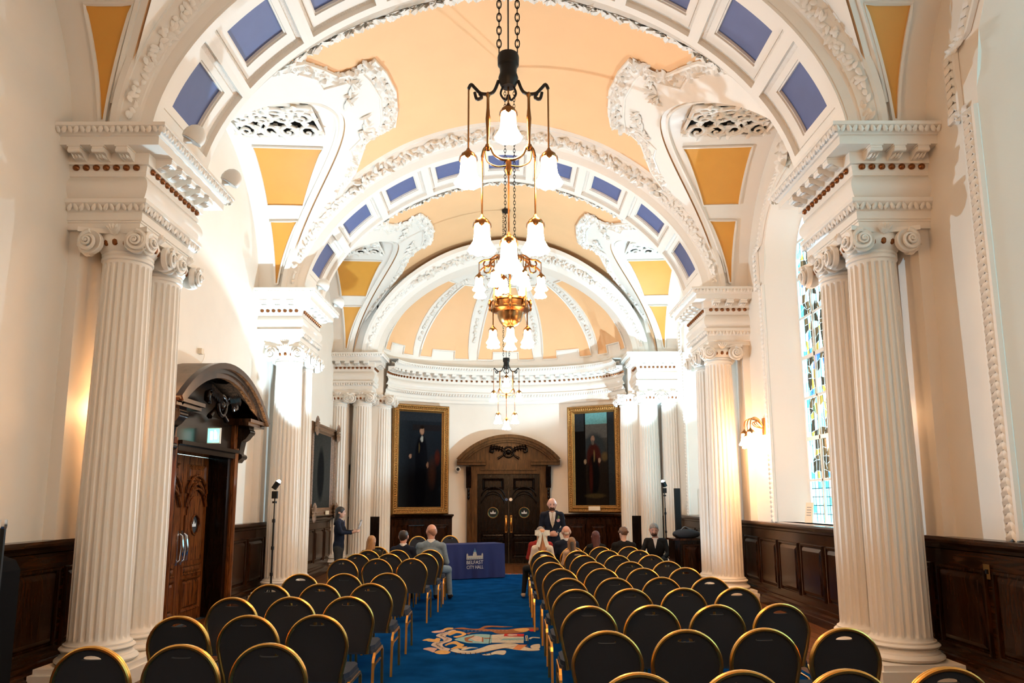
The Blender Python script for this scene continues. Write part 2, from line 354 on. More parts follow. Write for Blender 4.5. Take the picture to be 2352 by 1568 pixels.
# windows --------------------------------------------------------------------
GL = {}
for k, c in dict(aqua=(.32,.64,.68), pale=(.48,.70,.73), teal=(.10,.40,.48), amber=(.42,.20,.04), brown=(.10,.045,.02), umber=(.035,.02,.012),
                 blue=(.06,.16,.55), white=(.55,.62,.62), olive=(.10,.11,.04), grey=(.35,.38,.38)).items(): GL[k] = glass('glass_'+k, c, .7)
GK = list(GL); LEAD = mat('lead_came', (.02, .02, .02), .6)
GX, GHW, GRI = .42, 1.0, .96                     # glass plane offset, half width, rise
def gtop(d): return WSP+GRI*math.sqrt(max(0, 1-(d/GHW)**2)) if abs(d) < GHW else WSP
def window(n, c, rich, label):
    w_ = struct('window_%d' % n, None, (XW, c, 0), label)
    # splayed plaster reveal
    out = [(-WHW, SILL)]+[(-WHW*math.cos(PI*i/24), WSP+WRI*math.sin(PI*i/24)) for i in range(25)]+[(WHW, SILL)]
    inn = [(-GHW, SILL)]+[(-GHW*math.cos(PI*i/24), WSP+GRI*math.sin(PI*i/24)) for i in range(25)]+[(GHW, SILL)]
    r = MB(); k = len(out)
    v = [(0, d, z) for d, z in out]+[(GX, d, z) for d, z in inn]
    r.add(v, [(i, i+1, k+i+1, k+i) for i in range(k-1)])
    r.add([(0, -WHW, SILL), (0, WHW, SILL), (GX, GHW, SILL), (GX, -GHW, SILL)], [(0, 1, 2, 3)])
    r.build('reveal', PLASTER, w_)
    f = MB(); f.tube([(GX, d, z) for d, z in inn], .035, 4); f.build('frame', WHITEG, w_)
    f = MB()
    cols = [-.98, -.49, 0, .49, .98]; rows = [1.34, 1.98, 2.62, 3.26, 3.9, 4.54, 5.2, 5.8, 6.3]
    for d in cols[1:-1]: f.box(GX-.03, GX+.03, d-.02, d+.02, SILL, gtop(d))
    for i, z in enumerate(rows[1:]):
        hw = GHW if z <= WSP else GHW*math.sqrt(max(0, 1-((z-WSP)/GRI)**2))
        if hw > .05: f.box(GX-.03, GX+.03, -hw, hw, z-(.03 if i % 2 else .016), z+(.03 if i % 2 else .016))
    f.build('glazing_bars', WHITEG, w_, False)
    rng = random.Random(n*11)
    for ci in range(4):
        for ri in range(len(rows)-1):
            d0, d1 = cols[ci]+.02, cols[ci+1]-.02; z0, z1 = rows[ri]+.02, rows[ri+1]-.02
            zt0 = min(z1, max(gtop(d0), gtop(d1)))
            if z0 > min(gtop(d0), gtop(d1))-.05: continue
            p = MB(); NU, NV = 4, 5
            border = ri in (0,) or not rich
            jx = [[0 if i in (0, NU) else rng.uniform(-.42, .42) for i in range(NU+1)] for j in range(NV+1)]
            jz = [[0 if j in (0, NV) else rng.uniform(-.42, .42) for i in range(NU+1)] for j in range(NV+1)]
            if border: jx = [[0]*(NU+1)]*(NV+1); jz = jx
            def P(i, j):
                d = d0+(d1-d0)*(i+jx[j][i])/NU; z = z0+(z1-z0)*(j+jz[j][i])/NV
                return d, min(z, gtop(d)-.02)
            for i in range(NU):
                for j in range(NV):
                    q = [P(i, j), P(i+1, j), P(i+1, j+1), P(i, j+1)]
                    cx = sum(a for a, b in q)/4; cz = sum(b for a, b in q)/4
                    q = [(cx+(a-cx)*.94, cz+(b-cz)*.95) for a, b in q]
                    if border: k2 = rng.choice(['aqua', 'aqua', 'pale', 'teal', 'white'])
                    else:
                        edge = (ci == 0 and i == 0) or (ci == 3 and i == NU-1)
                        k2 = rng.choice(['aqua', 'pale', 'teal']) if edge else rng.choice(['amber','brown','umber','brown','umber','aqua','amber','blue','olive','umber','brown','umber','pale','white','grey'])
                    mi = GK.index(k2)
                    p.add([(GX, a, b) for a, b in q], [(0, 1, 2, 3)], mi)
            p.build('stained_pane', list(GL.values()), w_, False)
    l = MB()                                     # lead network behind the pieces
    for ci in range(4):
        for k2 in range(1, 4):
            d = cols[ci]+(cols[ci+1]-cols[ci])*k2/4
            l.box(GX+.004, GX+.010, d-.006, d+.006, SILL, gtop(d)-.01)
    for z in (np.arange(SILL+.13, WSP, .128) if not rich else np.arange(SILL+.13, SILL+.6, .128)): l.box(GX+.004, GX+.010, -GHW, GHW, z-.006, z+.006)
    l.build('lead_cames', LEAD, w_, False)
    # foliate surround with ears
    def path(e):
        hw = WHW+e; L_ = [(-hw, SILL), (-hw, 5.25), (-hw-.2, 5.25), (-hw-.2, 5.92), (-hw+.02, 5.98)]
        a0 = math.acos(min(1, (hw-.02)/(hw+.2)))
        R_ = []
        for i in range(17):
            a = PI*(.78-.56*i/16); R_.append(((hw+.12)*math.cos(a), WSP+(WRI+e)*math.sin(a)*1.02))
        return L_+R_+[(-a, b) for a, b in reversed(L_)]
    s = MB(); s.tube([(-.01, d, z) for d, z in path(.03)], .035, 6); s.tube([(-.01, d, z) for d, z in path(.20)], .028, 6)
    s.build('moulding', PLASTER, w_)
    g = MB(); pts = path(.115); acc = 0
    for a, b in zip(pts[:-1], pts[1:]):
        L_ = math.hypot(b[0]-a[0], b[1]-a[1]); k = max(1, int(L_/.075))
        for i in range(k):
            t_ = (i+.5)/k; c_ = (-.01, a[0]+(b[0]-a[0])*t_, a[1]+(b[1]-a[1])*t_)
            for sg in (-1, 1):
                dv = Vector((0, b[0]-a[0], b[1]-a[1])).normalized(); sd = Vector((0, -dv.z, dv.y))*sg
                g.leaf(Vector(c_)+sd*.03, dv+sd*.6, (-1, 0, 0), .13, .075, .05)
    g.build('leaf_garland', PLASTER, w_, kind='stuff')
    kx = MB()                                    # scrolled keystone
    for i in range(9): a = 2*PI*i/9; kx.leaf((-.05, .13*math.cos(a), 6.86+.13*math.sin(a)), (0, math.cos(a), math.sin(a)), (-1, 0, 0), .26, .13, .12)
    kx.ell((-.08, 0, 6.86), (.09, .1, .1)); kx.build('keystone_scroll', PLASTER, w_)
    return w_
window(1, BAYS[1], True, 'tall stained glass window between the right wall columns')
window(2, BAYS[0], False, 'pale glazed arched window at the right edge beside camera')
window(4, ALLB[0], False, 'added arched window behind the camera, lighting the near bay')  # unseen window, added to bring daylight onto the near columns
window(3, BAYS[2], False, 'pale arched window beyond the farther right columns')

# ceiling ----------------------------------------------------------------------
ceil = struct('ceiling')
def gar(mb, pts, nrm, wd=.12, l=.13, h=.07, step=.07, rng=random):
    for (a, na), (b, nb) in zip(zip(pts[:-1], nrm[:-1]), zip(pts[1:], nrm[1:])):
        a = Vector(a); b = Vector(b); L_ = (b-a).length; k = max(1, int(round(L_/step)))
        d = (b-a).normalized()
        for i in range(k):
            p = a+(b-a)*((i+rng.random())/k); n_ = Vector(na).normalized(); sd = n_.cross(d)
            for q in range(2):
                o_ = rng.uniform(-1, 1)*wd*.5; an = rng.uniform(0, 2*PI)
                mb.leaf(p+sd*o_, d*math.cos(an)+sd*math.sin(an), n_, l*rng.uniform(.7, 1.2), l*.6, h*rng.uniform(.6, 1.2))
def bar_n(x):                                   # inward normal of the main vault
    e = .01; dz = (zt(x+e)-zt(x-e))/(2*e); return Vector((dz, 0, -1)).normalized()
def on_lun(s, x, y, c, off=0):
    d = y-c; e = .01; dz = (zl(d+e)-zl(d-e))/(2*e); n_ = Vector((0, dz, -1)).normalized()
    return Vector((s*x, y, zl(d)))+n_*off
EAR = [(3.62, 2.16), (3.0, 1.98), (2.62, 1.62), (2.46, 1.28), (2.33, .98), (2.02, .80), (1.83, .93), (1.74, .55), (1.68, 0)]
def earx(d):
    d = abs(d); best = None
    for (x0, d0), (x1, d1) in zip(EAR[:-1], EAR[1:]):
        if min(d0, d1) <= d <= max(d0, d1):
            x = x0+(x1-x0)*((d-d0)/(d1-d0) if d1 != d0 else 0); best = x if best is None else min(best, x)
    return best if best is not None else 3.85
for bi, c in enumerate(ALLB):
    det = bi in (1, 2, 3)
    vt = ob('vault', None, ceil, (0, 0, 0)); vt.empty_display_size = .1
    NU, NV = 40, 28
    def fb(u, v):
        d = -HB-.02+(2*HB+.04)*v; dd = max(-HB, min(HB, d)); X = max(xg(dd), .5); x = -X+2*X*u; return (x, c+d, zt(x))
    MB().grid(fb, NU, NV).build('barrel_surface', LIT_OCHRE, vt)
    for s in (-1, 1):
        def fl(u, v):
            v2 = .5-.5*math.cos(PI*v); d = -HB+2*HB*v2; x = xg(d)+(XW+.02-xg(d))*u; return (s*x, c+d, zl(d))
        MB().grid(fl, 8, 40).build('side_vault', PLASTER, vt)
        if not det: continue
        # white head of the side vault on the main vault, edged with foliage
        def fe(u, v):
            d = -2.15+4.3*v; x0 = xg(d); x1 = min(earx(d), x0); x = x0+(x1-x0)*u; p = Vector((x, c+d, zt(x)))+bar_n(x)*.03; return (s*p.x, p.y, p.z)
        MB().grid(fe, 10, 80).build('vault_head', PLASTER, vt)
        pts = []; ns = []
        for x, d in EAR+[(x, -d) for x, d in reversed(EAR[:-1])]:
            p = Vector((x, c+d, zt(x)))+bar_n(x)*.03; pts.append((s*p.x, p.y, p.z)); n_ = bar_n(x); ns.append((s*n_.x, n_.y, n_.z))
        tb = MB(); tb.tube(pts, .035, 6)
        ip = [(p[0]+s*.22*(1 if abs(p[1]-c) < 1 else .5), c+(p[1]-c)*.93, zt(abs(p[0])+.22*(1 if abs(p[1]-c) < 1 else .5))-.04) for p in pts[2:-2]]
        tb.tube(ip, .02, 6); tb.build('head_moulding', PLASTER, vt)
        g = MB(); gp = [Vector(p)+Vector((s*.10, 0, -.02)) for p in pts]; gar(g, gp, ns, .17, .16, .09, .05, random.Random(bi*7+s)); g.build('foliage_garland', PLASTER, vt, kind='stuff')
        g = MB(); rng = random.Random(bi+s*3)
        for d0 in (-.55, .55):
            for i in range(16):
                a = rng.uniform(-1.2, 1.2)+(PI/2 if i % 2 else -PI/2); t0_ = rng.uniform(-1, 1); x = 2.22+.10*t0_+.05*math.cos(a); y = c+d0*.9+.24*t0_; n_ = bar_n(x)
                g.leaf((s*x, y, zt(x)-.045), (s*math.cos(a), 1.3*math.sin(a)+.5, -math.cos(a)*.4), (s*n_.x, 0, n_.z), rng.uniform(.14, .26), .06, .05)
        g.build('leaf_spray', PLASTER, vt)
        for e in (1, -1):
            # trapezoid and triangle panels, sunk, with frames
            for nm, poly in (('ochre_panel', [(4.06, .66), (2.93, .70), (3.46, 1.58), (4.08, 1.57)]), ('ochre_panel', [(4.08, 1.75), (3.60, 1.75), (4.03, 2.185), (4.08, 2.185)])):
                nseg = 8
                (xa, da), (xb, db), (xc, dc), (xd, dd) = poly
                def fp(u, v, off=.012):
                    x = (xa*(1-v)+xd*v)*(1-u)+(xb*(1-v)+xc*v)*u; d = (da*(1-v)+dd*v)*(1-u)+(db*(1-v)+dc*v)*u
                    return tuple(on_lun(s, x, c+e*d, c, off))
                MB().grid(fp, 4, nseg).build(nm, OCHRE, vt)
                rim = [fp(i/4, 0, .02) for i in range(5)]+[fp(1, i/nseg, .02) for i in range(1, nseg+1)]+[fp(1-i/4, 1, .02) for i in range(1, 5)]+[fp(0, 1-i/nseg, .02) for i in range(1, nseg)]
                MB().tube(rim, .022, 4, closed=True).build('panel_frame', PLASTER, vt)
            # edge ribs
            if e == 1:
                for off in (.0, ):
                    MB().tube([on_lun(s, min(XW, xg(d)+.10), c+d, c, .01) for d in np.linspace(-2.15, 2.15, 60)], .03, 5).build('groin_rib', PLASTER, vt)
        # pierced foliage grille at the crown
        gx0, gx1, gy0, gy1 = 2.85, 4.15, c-.72, c+.42
        def gpos(x, y, off): return on_lun(s, x, y, c, off)
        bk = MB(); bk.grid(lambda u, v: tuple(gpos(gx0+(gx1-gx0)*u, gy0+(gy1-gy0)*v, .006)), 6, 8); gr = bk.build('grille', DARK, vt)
        rim = [(gx1, gy1), (gx0, gy1), (gx0, gy0+.25), (gx0+.25, gy0), (gx1, gy0)]
        MB().tube([gpos(x, y, .03) for x, y in rim], .04, 5, closed=True).build('grille_frame', PLASTER, vt)
        sp = MB(); rng = random.Random(31+bi)
        for ix in range(4):
            for iy in range(3):
                cx = gx0+.18+ix*.31+rng.uniform(-.03, .03); cy = gy0+.20+iy*.37+rng.uniform(-.03, .03); hand = rng.choice((-1, 1)); ph = rng.uniform(0, 6.3)
                path = []; rr = []
                for i in range(22):
                    a = ph+hand*i*.55; r_ = .19*(1-i/23); path.append(gpos(cx+r_*math.cos(a), cy+r_*math.sin(a), .06+.004*i)); rr.append(.048*(1-i/30))
                sp.tube(path, rr, 5)
                for i in range(4):
                    a = ph+i*1.6; sp.leaf(gpos(cx+.16*math.cos(a), cy+.16*math.sin(a), .07), (s*math.cos(a), math.sin(a), 0), (0, 0, -1), .22, .11, .07)
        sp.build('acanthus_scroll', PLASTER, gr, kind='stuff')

# transverse arches ------------------------------------------------------------------
def curve(a, b, n=72):
    return [(-a*math.copysign(abs(math.cos(PI*i/n))**(2/NEXP), math.cos(PI*i/n)), Z0+b*math.sin(PI*i/n)**(2/NEXP)) for i in range(n+1)]
class Arc:
    def __init__(s, a, b):
        s.P = np.array(curve(a, b, 400)); d = np.hypot(*np.diff(s.P, axis=0).T); s.S = np.concatenate([[0], np.cumsum(d)]); s.L = s.S[-1]
    def at(s, t, off=0):
        t = max(0, min(s.L, t)); x = np.interp(t, s.S, s.P[:, 0]); z = np.interp(t, s.S, s.P[:, 1])
        e = .02; a = max(0, t-e); b = min(s.L, t+e)
        dx = np.interp(b, s.S, s.P[:, 0])-np.interp(a, s.S, s.P[:, 0]); dz = np.interp(b, s.S, s.P[:, 1])-np.interp(a, s.S, s.P[:, 1]); q = math.hypot(dx, dz)
        return x-dz/q*off, z+dx/q*off                    # outward offset
def arch(y0, y1, a, b, label, coffers=9, front=True, rear=True):
    th = thing('transverse_arch', label, 'arch', (0, y0, Z0), 0, 'transverse ceiling arches')
    A = Arc(a, b); L_ = A.L; W_ = y1-y0
    def P(t, y, off): x, z = A.at(t, off); return (x, y, z-Z0)
    sf = MB()
    if coffers:
        m0 = .34; pitch = (L_-2*m0)/coffers
        for t0, t1 in ((0, m0), (L_-m0, L_)): sf.grid(lambda u, v: P(t0+(t1-t0)*u, W_*v, 0), 3, 1)
        for k in range(coffers):
            s0 = m0+k*pitch; s1 = s0+pitch; n = 6
            def ring(e, d, e2=None):
                f_ = e if e2 is None else e2
                pts = [P(s0+e+(s1-s0-2*e)*i/n, f_, d) for i in range(n+1)]
                return pts+[P(s1-e-(s1-s0-2*e)*i/n, W_-f_, d) for i in range(n+1)]
            spec = [(0, 0), (.07, 0, .11), (.07, .06, .11), (.125, .085, .17), (.125, .065, .17), (.20, .065, .33), (.20, .085, .33), (.22, .085, .35), (.22, .12, .35)]
            rs = [ring(*q) for q in spec]; m_ = 2*n+2
            for qi, (r0, r1) in enumerate(zip(rs[:-1], rs[1:])):
                sf.add(r0+r1, [(i, (i+1) % m_, m_+(i+1) % m_, m_+i) for i in range(m_)], 1 if qi == 2 else 0)
            bpn = MB(); last = rs[-1]; bpn.add(last, [(i, i+1, m_-2-i, m_-1-i) for i in range(n)])
            bpn.build('coffer_panel', BLUEP, th)
    else:
        sf.grid(lambda u, v: P(L_*u, W_*v, 0), 48, 1)
    sf.build('soffit', [PLASTER, CARVE], th)
    sides = ([(-1, 0)] if front else [])+([(1, W_)] if rear else [])
    for sg, yb in sides:
        n = 72
        prof = [(0, 0, 0), (.10, .02, 0), (.12, .05, .03), (.40, .12, .03), (.42, .16, .0), (.46, .2, .0), (.5, .24, .045), (.86, .40, .045), (.88, .44, .0), (.95, .48, .03), (1.0, .52, 0), (1.03, .53, -.1)]
        cs = []
        for k, dy, pr in prof:
            cv = curve(a+.325*k-pr*.5, b+.28*k-pr, n)
            cs.append([(x, yb+sg*dy*(.12+.88*max(0, min(1, (z-Z0)/2.6))), z-Z0) for x, z in cv])
        fc = MB(); W2 = n+1
        for c0, c1, kk in zip(cs[:-1], cs[1:], range(99)):
            fc.add(c0+c1, [(i, i+1, W2+i+1, W2+i) for i in range(n)])
        fc.build('archivolt', PLASTER, th)
        g = MB(); gp = []; gn = []
        cm = curve(a+.325*.68-.03, b+.28*.68-.05, n)
        for x, z in cm[2:-2]:
            gp.append((x, yb+sg*.32*(.12+.88*max(0, min(1, (z-Z0)/2.6))), z-Z0)); gn.append(Vector((-x*.5, sg*1.4, -(z-Z0)*.6)))
        hi_ = [i for i, p in enumerate(gp) if p[2] > 1.75]; i0, i1 = hi_[0], hi_[-1]
        gar(g, gp[i0:i1+1], gn[i0:i1+1], .17, .15, .085, .05, random.Random(int(y0)+sg))
        for q in (slice(0, i0+1), slice(i1, None)): gar(g, gp[q], gn[q], .13, .10, .022, .05, random.Random(int(y0)+sg))
        g.build('foliage_garland', PLASTER, th, kind='stuff')
    # masonry above
    bk = MB(); n = 40; c0 = curve(a+.04, b+.04, n)
    bk.add([(x, .03, z-Z0) for x, z in c0]+[(x, .03, 3.4) for x, z in c0], [(i, i+1, n+2+i, n+1+i) for i in range(n)])
    bk.add([(x, W_-.03, z-Z0) for x, z in c0]+[(x, W_-.03, 3.4) for x, z in c0], [(i, i+1, n+2+i, n+1+i) for i in range(n)])
    for s in (-1, 1): bk.box(min(s*a, s*XW), max(s*a, s*XW), .03, W_-.03, 0, 3.4)
    bk.build('spandrel', PLASTER, th)
    return th
AI, BI = 3.575, 2.74
arch(1.375, 2.695, AI, BI, 'coffered arch just over the camera, above the frame', 9)
arch(7.095, 8.415, AI, BI, 'nearest coffered arch with grey-blue panels spanning the nearest columns', 9)
arch(12.815, 14.135, AI, BI, 'second coffered arch with bright blue panels behind the front chandelier', 9)
arch(18.535, 19.1, 3.27, 2.52, 'plain white arch framing the half dome of the apse', 0, True, False)
MB().box(-XW-.25, XW+.25, -3.2, 19.2, 8.75, 8.9).build('roof_slab', DARK, ceil, False)

# apse ----------------------------------------------------------------------
AC, AA, AB = 19.1, 3.2, 1.85
def ap(t, off=0):                               # t 0..1 from left to right, off into the room
    a = PI*(1-t); return Vector(((AA-off)*math.cos(a), AC+(AB-off)*math.sin(a), 0))
def ap_n(t): a = PI*(1-t); return Vector((-math.cos(a)/AA, -math.sin(a)/AB, 0)).normalized()
wf = MB(); wf.grid(lambda u, v: tuple(ap(u)+Vector((0, 0, 5.4*v))), 48, 1)
for s in (-1, 1):
    wf.add([(s*3.2, 19.1, 0), (s*(XW+.1), 19.1, 0), (s*(XW+.1), 19.1, 8), (s*3.2, 19.1, 8)], [(0, 1, 2, 3)])
wall_far = struct('wall_far', wf.mesh('wall_far', WALL))
DC = 2.52
def dome(az, el, off=0):
    a = PI*(1-az); return ((3.27-off)*math.cos(el)*math.cos(a), 19.0+(1.98-off)*math.cos(el)*math.sin(a), 5.38+(DC-off)*math.sin(el))
dm = MB().grid(lambda u, v: dome(u, v*PI/2), 60, 20).build('half_dome', PLASTER, ceil)
for k in range(5):
    a0 = .045+k*.187; a1 = a0+.162-(.0 if k in (1, 2, 3) else 0)
    E1 = 1.06; p = MB(); nv = 14
    def low(az):
        t_ = (az-a0)/(a1-a0); return .20 if .27 < t_ < .73 else .12
    def aw(t_, el): f = max(0, (el-.1)/(E1-.1)); cx = (a0+a1)/2; return cx+(t_-.5)*(a1-a0)*(1-.25*f)
    for (t0, t1, e0) in ((0, .27, .12), (.27, .73, .21), (.73, 1, .12)):
        p.grid(lambda u, v: dome(aw(t0+(t1-t0)*u, e0+(E1-e0)*v), e0+(E1-e0)*v, .012), 4, nv)
    p.build('dome_panel', LIT_OCHRE, dm)
    rim = [dome(aw(t_, e), e, .025) for t_, e in [(0, .12), (.27, .12), (.27, .21), (.5, .21), (.73, .21), (.73, .12), (1, .12)]]
    rim += [dome(aw(1, e), e, .025) for e in np.linspace(.2, E1, 12)]+[dome(aw(t_, E1), E1, .025) for t_ in (.75, .5, .25)]+[dome(aw(0, e), e, .025) for e in np.linspace(E1, .2, 12)]
    MB().tube(rim, .025, 4, closed=True).build('panel_moulding', PLASTER, dm)
for k in range(6):
    az = .032+k*.187; g = MB(); pts = [dome(az, e, .03) for e in np.linspace(.3, 1.15, 16)]
    gar(g, pts, [Vector((0, -1, -.6))]*16, .06, .1, .04, .09, random.Random(k)); g.build('rib_foliage', PLASTER, dm, kind='stuff')
g = MB()
for i in range(40):
    az = .3+.4*random.random(); e = 1.15+.2*random.random(); g.leaf(dome(az, e, .02), (random.uniform(-1, 1), random.uniform(-1, 1), 0), (0, -.6, -1), .2, .1, .06)
g.build('crown_foliage', PLASTER, dm)
# ================================================================== ENTABLATURES, COLUMNS
PROF = [(0,4.40),(0,4.47),(.012,4.475),(.012,4.49),(.025,4.495),(.025,4.575),(.035,4.58),(.07,4.65),(.085,4.66),(.085,4.70),(.03,4.71),(.055,4.74),(.08,4.79),(.088,4.83),(.08,4.875),
        (.055,4.92),(.03,4.945),(.045,4.95),(.045,5.0),(.05,5.005),(.055,5.06),(.08,5.065),(.08,5.185),(.25,5.19),(.25,5.275),(.27,5.28),(.275,5.295),(.33,5.345),(.345,5.35),(.345,5.385),(0,5.39)]
mo = MB()                                                         # modillion: scrolled bracket, local -y outwards
mo.prism([[(0,0),(-.165,0),(-.165,-.03),(-.15,-.055),(-.11,-.06),(-.07,-.085),(-.03,-.10),(0,-.10)]], lambda a, b, d: (d, a, b), -.055, .055)
mo.box(-.065, .065, -.175, 0, -.012, .0)
mo.tube([(-.06, -.145, -.045), (.06, -.145, -.045)], .022, 8)
for i in range(3): mo.leaf((-.03+.03*i, -.075, -.08), (0, -1, .3), (0, -.4, -1), .12, .04, .03)
MOD = mo.mesh('modillion', PLASTER)
EGG = MB().ell((0, 0, 0), (.036, .03, .032), 8, 5).mesh('egg', BRONZE_EGG)
def run(p0, p1, n_out, ent, ox, near, leaves, eggs):
    """ornaments along one straight face from p0 to p1 (plan), outward normal n_out"""
    d = (p1-p0); L_ = d.length; d.normalize(); th = math.atan2(n_out.x, -n_out.y)
    k = max(1, round(L_/.235))
    for i in range(k):
        p = p0+d*(L_*(i+.5)/k)+n_out*.08; ob('modillion', MOD, ent, (p.x-ox.x, p.y-ox.y, 5.187), (0, 0, th))
    k = max(1, round(L_/.105))
    for i in range(k):
        p = p0+d*(L_*(i+.5)/k)+n_out*.062; q = (p.x-ox.x, p.y-ox.y, 5.035)
        if near: ob('egg', EGG, ent, q, (0, 0, th))
        else: eggs.ell(q, (.036, .036, .032), 6, 4)
    for off, z, l, wd in ((.07, 4.62, .07, .055), (.33, 5.322, .065, .06)):
        a = p0-d*off; b = p1+d*off; LL = (b-a).length; k = round(LL/.06)
        for i in range(k):
            p = a+(b-a)*((i+.5)/k)+n_out*(off-.012); leaves.leaf((p.x-ox.x, p.y-ox.y, z), (d.x*(.4 if i % 2 else -.4), d.y*(.4 if i % 2 else -.4), 1), (n_out.x, n_out.y, -.6), l*1.4, wd, .03)
def entab(s, xin, y0, y1, label, near=False, back=True):
    ox = Vector((s*(xin+.36), (y0+y1)/2, 0)); e = thing('entablature', label, 'entablature', ox, 0, 'entablature blocks')
    b = MB(); vs = []
    for off, z in PROF:
        vs += [(s*XW, y0-off, z), (s*(xin-off), y0-off, z), (s*(xin-off), y1+off, z), (s*XW, y1+off, z)]
    vs = [(x-ox.x, y-ox.y, z) for x, y, z in vs]; n = len(PROF)
    b.add(vs, [(k*4+i, k*4+i+1, k*4+5+i, k*4+4+i) for k in range(n-1) for i in range(3)]+[(0, 1, 2, 3), tuple(4*(n-1)+i for i in range(4))])
    b.build('moulded_block', PLASTER, e)
    lv = MB(); eg = MB()
    run(Vector((s*xin, y0)), Vector((s*(XW-.02), y0)), Vector((0, -1)), e, ox, near, lv, eg)
    run(Vector((s*xin, y0)), Vector((s*xin, y1)), Vector((-s, 0)), e, ox, near, lv, eg)
    if back: run(Vector((s*xin, y1)), Vector((s*(XW-.02), y1)), Vector((0, 1)), e, ox, False, lv, eg)
    lv.build('leaf_bands', PLASTER, e, kind='stuff')
    if eg.v: eg.build('egg_row', BRONZE_EGG, e, kind='stuff')
    return e
SD = {-1: 'left', 1: 'right'}
for s in (-1, 1):
    entab(s, 3.64, 7.16, 8.35, 'cream entablature block on the nearest %s columns' % SD[s], True)
    entab(s, 3.64, 12.88, 14.07, 'cream entablature block on the middle %s columns' % SD[s])
    entab(s, 3.40, 18.60, 19.2, 'cream entablature block at the %s corner of the apse' % SD[s], False, False)
    entab(s, 3.64, 1.44, 2.63, 'cream entablature block beside the camera on the %s' % SD[s], False, False)
# curved entablature of the apse
e = thing('entablature', 'curved white entablature running round the apse wall', 'entablature', (0, 20.9, 0), 0, 'entablature blocks')
b = MB(); n = 64
for (o0, z0), (o1, z1) in zip(PROF[:-1], PROF[1:]):
    b.grid(lambda u, v: tuple(ap(u, .05+o0+(o1-o0)*v)+Vector((0, -20.9, z0+(z1-z0)*v))), n, 1)
b.build('moulded_band', PLASTER, e)
lv = MB(); eg = MB()
for i in range(31):
    t_ = (i+.5)/31; p = ap(t_, .13); nn = ap_n(t_); ob('modillion', MOD, e, (p.x, p.y-20.9, 5.187), (0, 0, math.atan2(nn.x, -nn.y)))
for i in range(64): p = ap((i+.5)/64, .115); eg.ell((p.x, p.y-20.9, 5.035), (.034, .034, .032), 6, 4)
for off, z in ((.12, 4.62), (.38, 5.322)):
    for i in range(110):
        t_ = (i+.5)/110; p = ap(t_, off); nn = ap_n(t_); lv.leaf((p.x, p.y-20.9, z), (-nn.y*.4, nn.x*.4, 1), (nn.x, nn.y, -.6), .1, .055, .03)
lv.build('leaf_bands', PLASTER, e, kind='stuff'); eg.build('egg_row', BRONZE_EGG, e, kind='stuff')

# columns ------------------------------------------------------------------------------
def shaft_mesh():
    b = MB(); NF = 22; PER = 6; n = NF*PER
    lv = [(.366, .29, 0), (.385, .272, 0), (.40, .268, 0), (.415, .268, .6), (.44, .268, 1), (1.4, .266, 1), (2.6, .252, 1), (3.6, .237, 1), (4.03, .23, 1), (4.055, .23, .6), (4.07, .23, 0), (4.10, .229, 0), (4.11, .245, 0), (4.135, .245, 0), (4.145, .232, 0), (4.17, .232, 0)]
    dep = [0, 0, .75, 1, .75, 0]
    v = []
    for z, r, k in lv:
        for i in range(n):
            a = 2*PI*i/n; rr = r-.028*k*dep[i % PER]; v.append((rr*math.cos(a), rr*math.sin(a), z))
    f = [(q*n+i, q*n+(i+1) % n, (q+1)*n+(i+1) % n, (q+1)*n+i) for q in range(len(lv)-1) for i in range(n)]
    b.add(v, f); return b.mesh('shaft', PLASTER, True, 35)
SHAFT = shaft_mesh()
def tor(z0, z1, r0, r1, n=7): return [(r0+(r1-r0)*math.sin(PI*i/(n-1)), z0+(z1-z0)*i/(n-1)) for i in range(n)]
BASE = MB().lathe([(.30, .185)]+tor(.19, .255, .325, .362)+[(.325, .258), (.322, .265), (.305, .275), (.30, .29), (.312, .30), (.312, .303)]+tor(.303, .35, .297, .33)+[(.30, .352), (.298, .366), (.28, .372)], 40).mesh('base', PLASTER)
CAPB = MB().lathe([(.232, 4.15), (.245, 4.165), (.245, 4.18), (.235, 4.19), (.25, 4.20), (.285, 4.26), (.295, 4.30), (.28, 4.34), (.27, 4.38)], 32)
k = 10; out = []
for q in range(4):
    for i in range(k):
        t_ = -1+2*i/k; x, y = .345*t_, -.345+.075*(1-t_*t_); out.append(rot2(x, y, q*PI/2))
CAPB.prism([out], lambda a, b_, d: (a, b_, d), 4.355, 4.402)
for q in range(4):
    for i in range(5):
        a = -.8+.4*i; x, y = rot2(.05*math.sin(a), -.30, q*PI/2); dx, dy = rot2(math.sin(a), -.2, q*PI/2); nx, ny = rot2(0, -1, q*PI/2)
        CAPB.leaf((x, y, 4.36+.02*math.cos(a)), (dx, dy, math.cos(a)), (nx, ny, 0), .12, .05, .05)
CAPB = CAPB.mesh('capital', PLASTER)
vo = MB(); pth = []; rr = []
for i in range(44):
    a = PI/2-i*.38; r = .108*math.exp(-i*.042); pth.append((r*math.cos(a), -.045-.0016*i, r*math.sin(a))); rr.append(.026*math.exp(-i*.030))
vo.tube(pth, rr, 6); vo.lathe([(.118, 0), (.118, .03), (.122, .05), (.116, .06), (.10, .05), (.05, .045)], 20)
vv = vo.v; nl = len(pth)*6
vo.v = vv[:nl]+[(x, -z+.02, y) for x, y, z in vv[nl:]]
vo.ell((0, -.085, 0), (.02, .02, .02), 8, 5)
VOL = vo.mesh('volute', PLASTER); CEGG = MB().ell((0, 0, 0), (.032, .022, .042), 8, 6).mesh('egg', BRONZE_EGG)
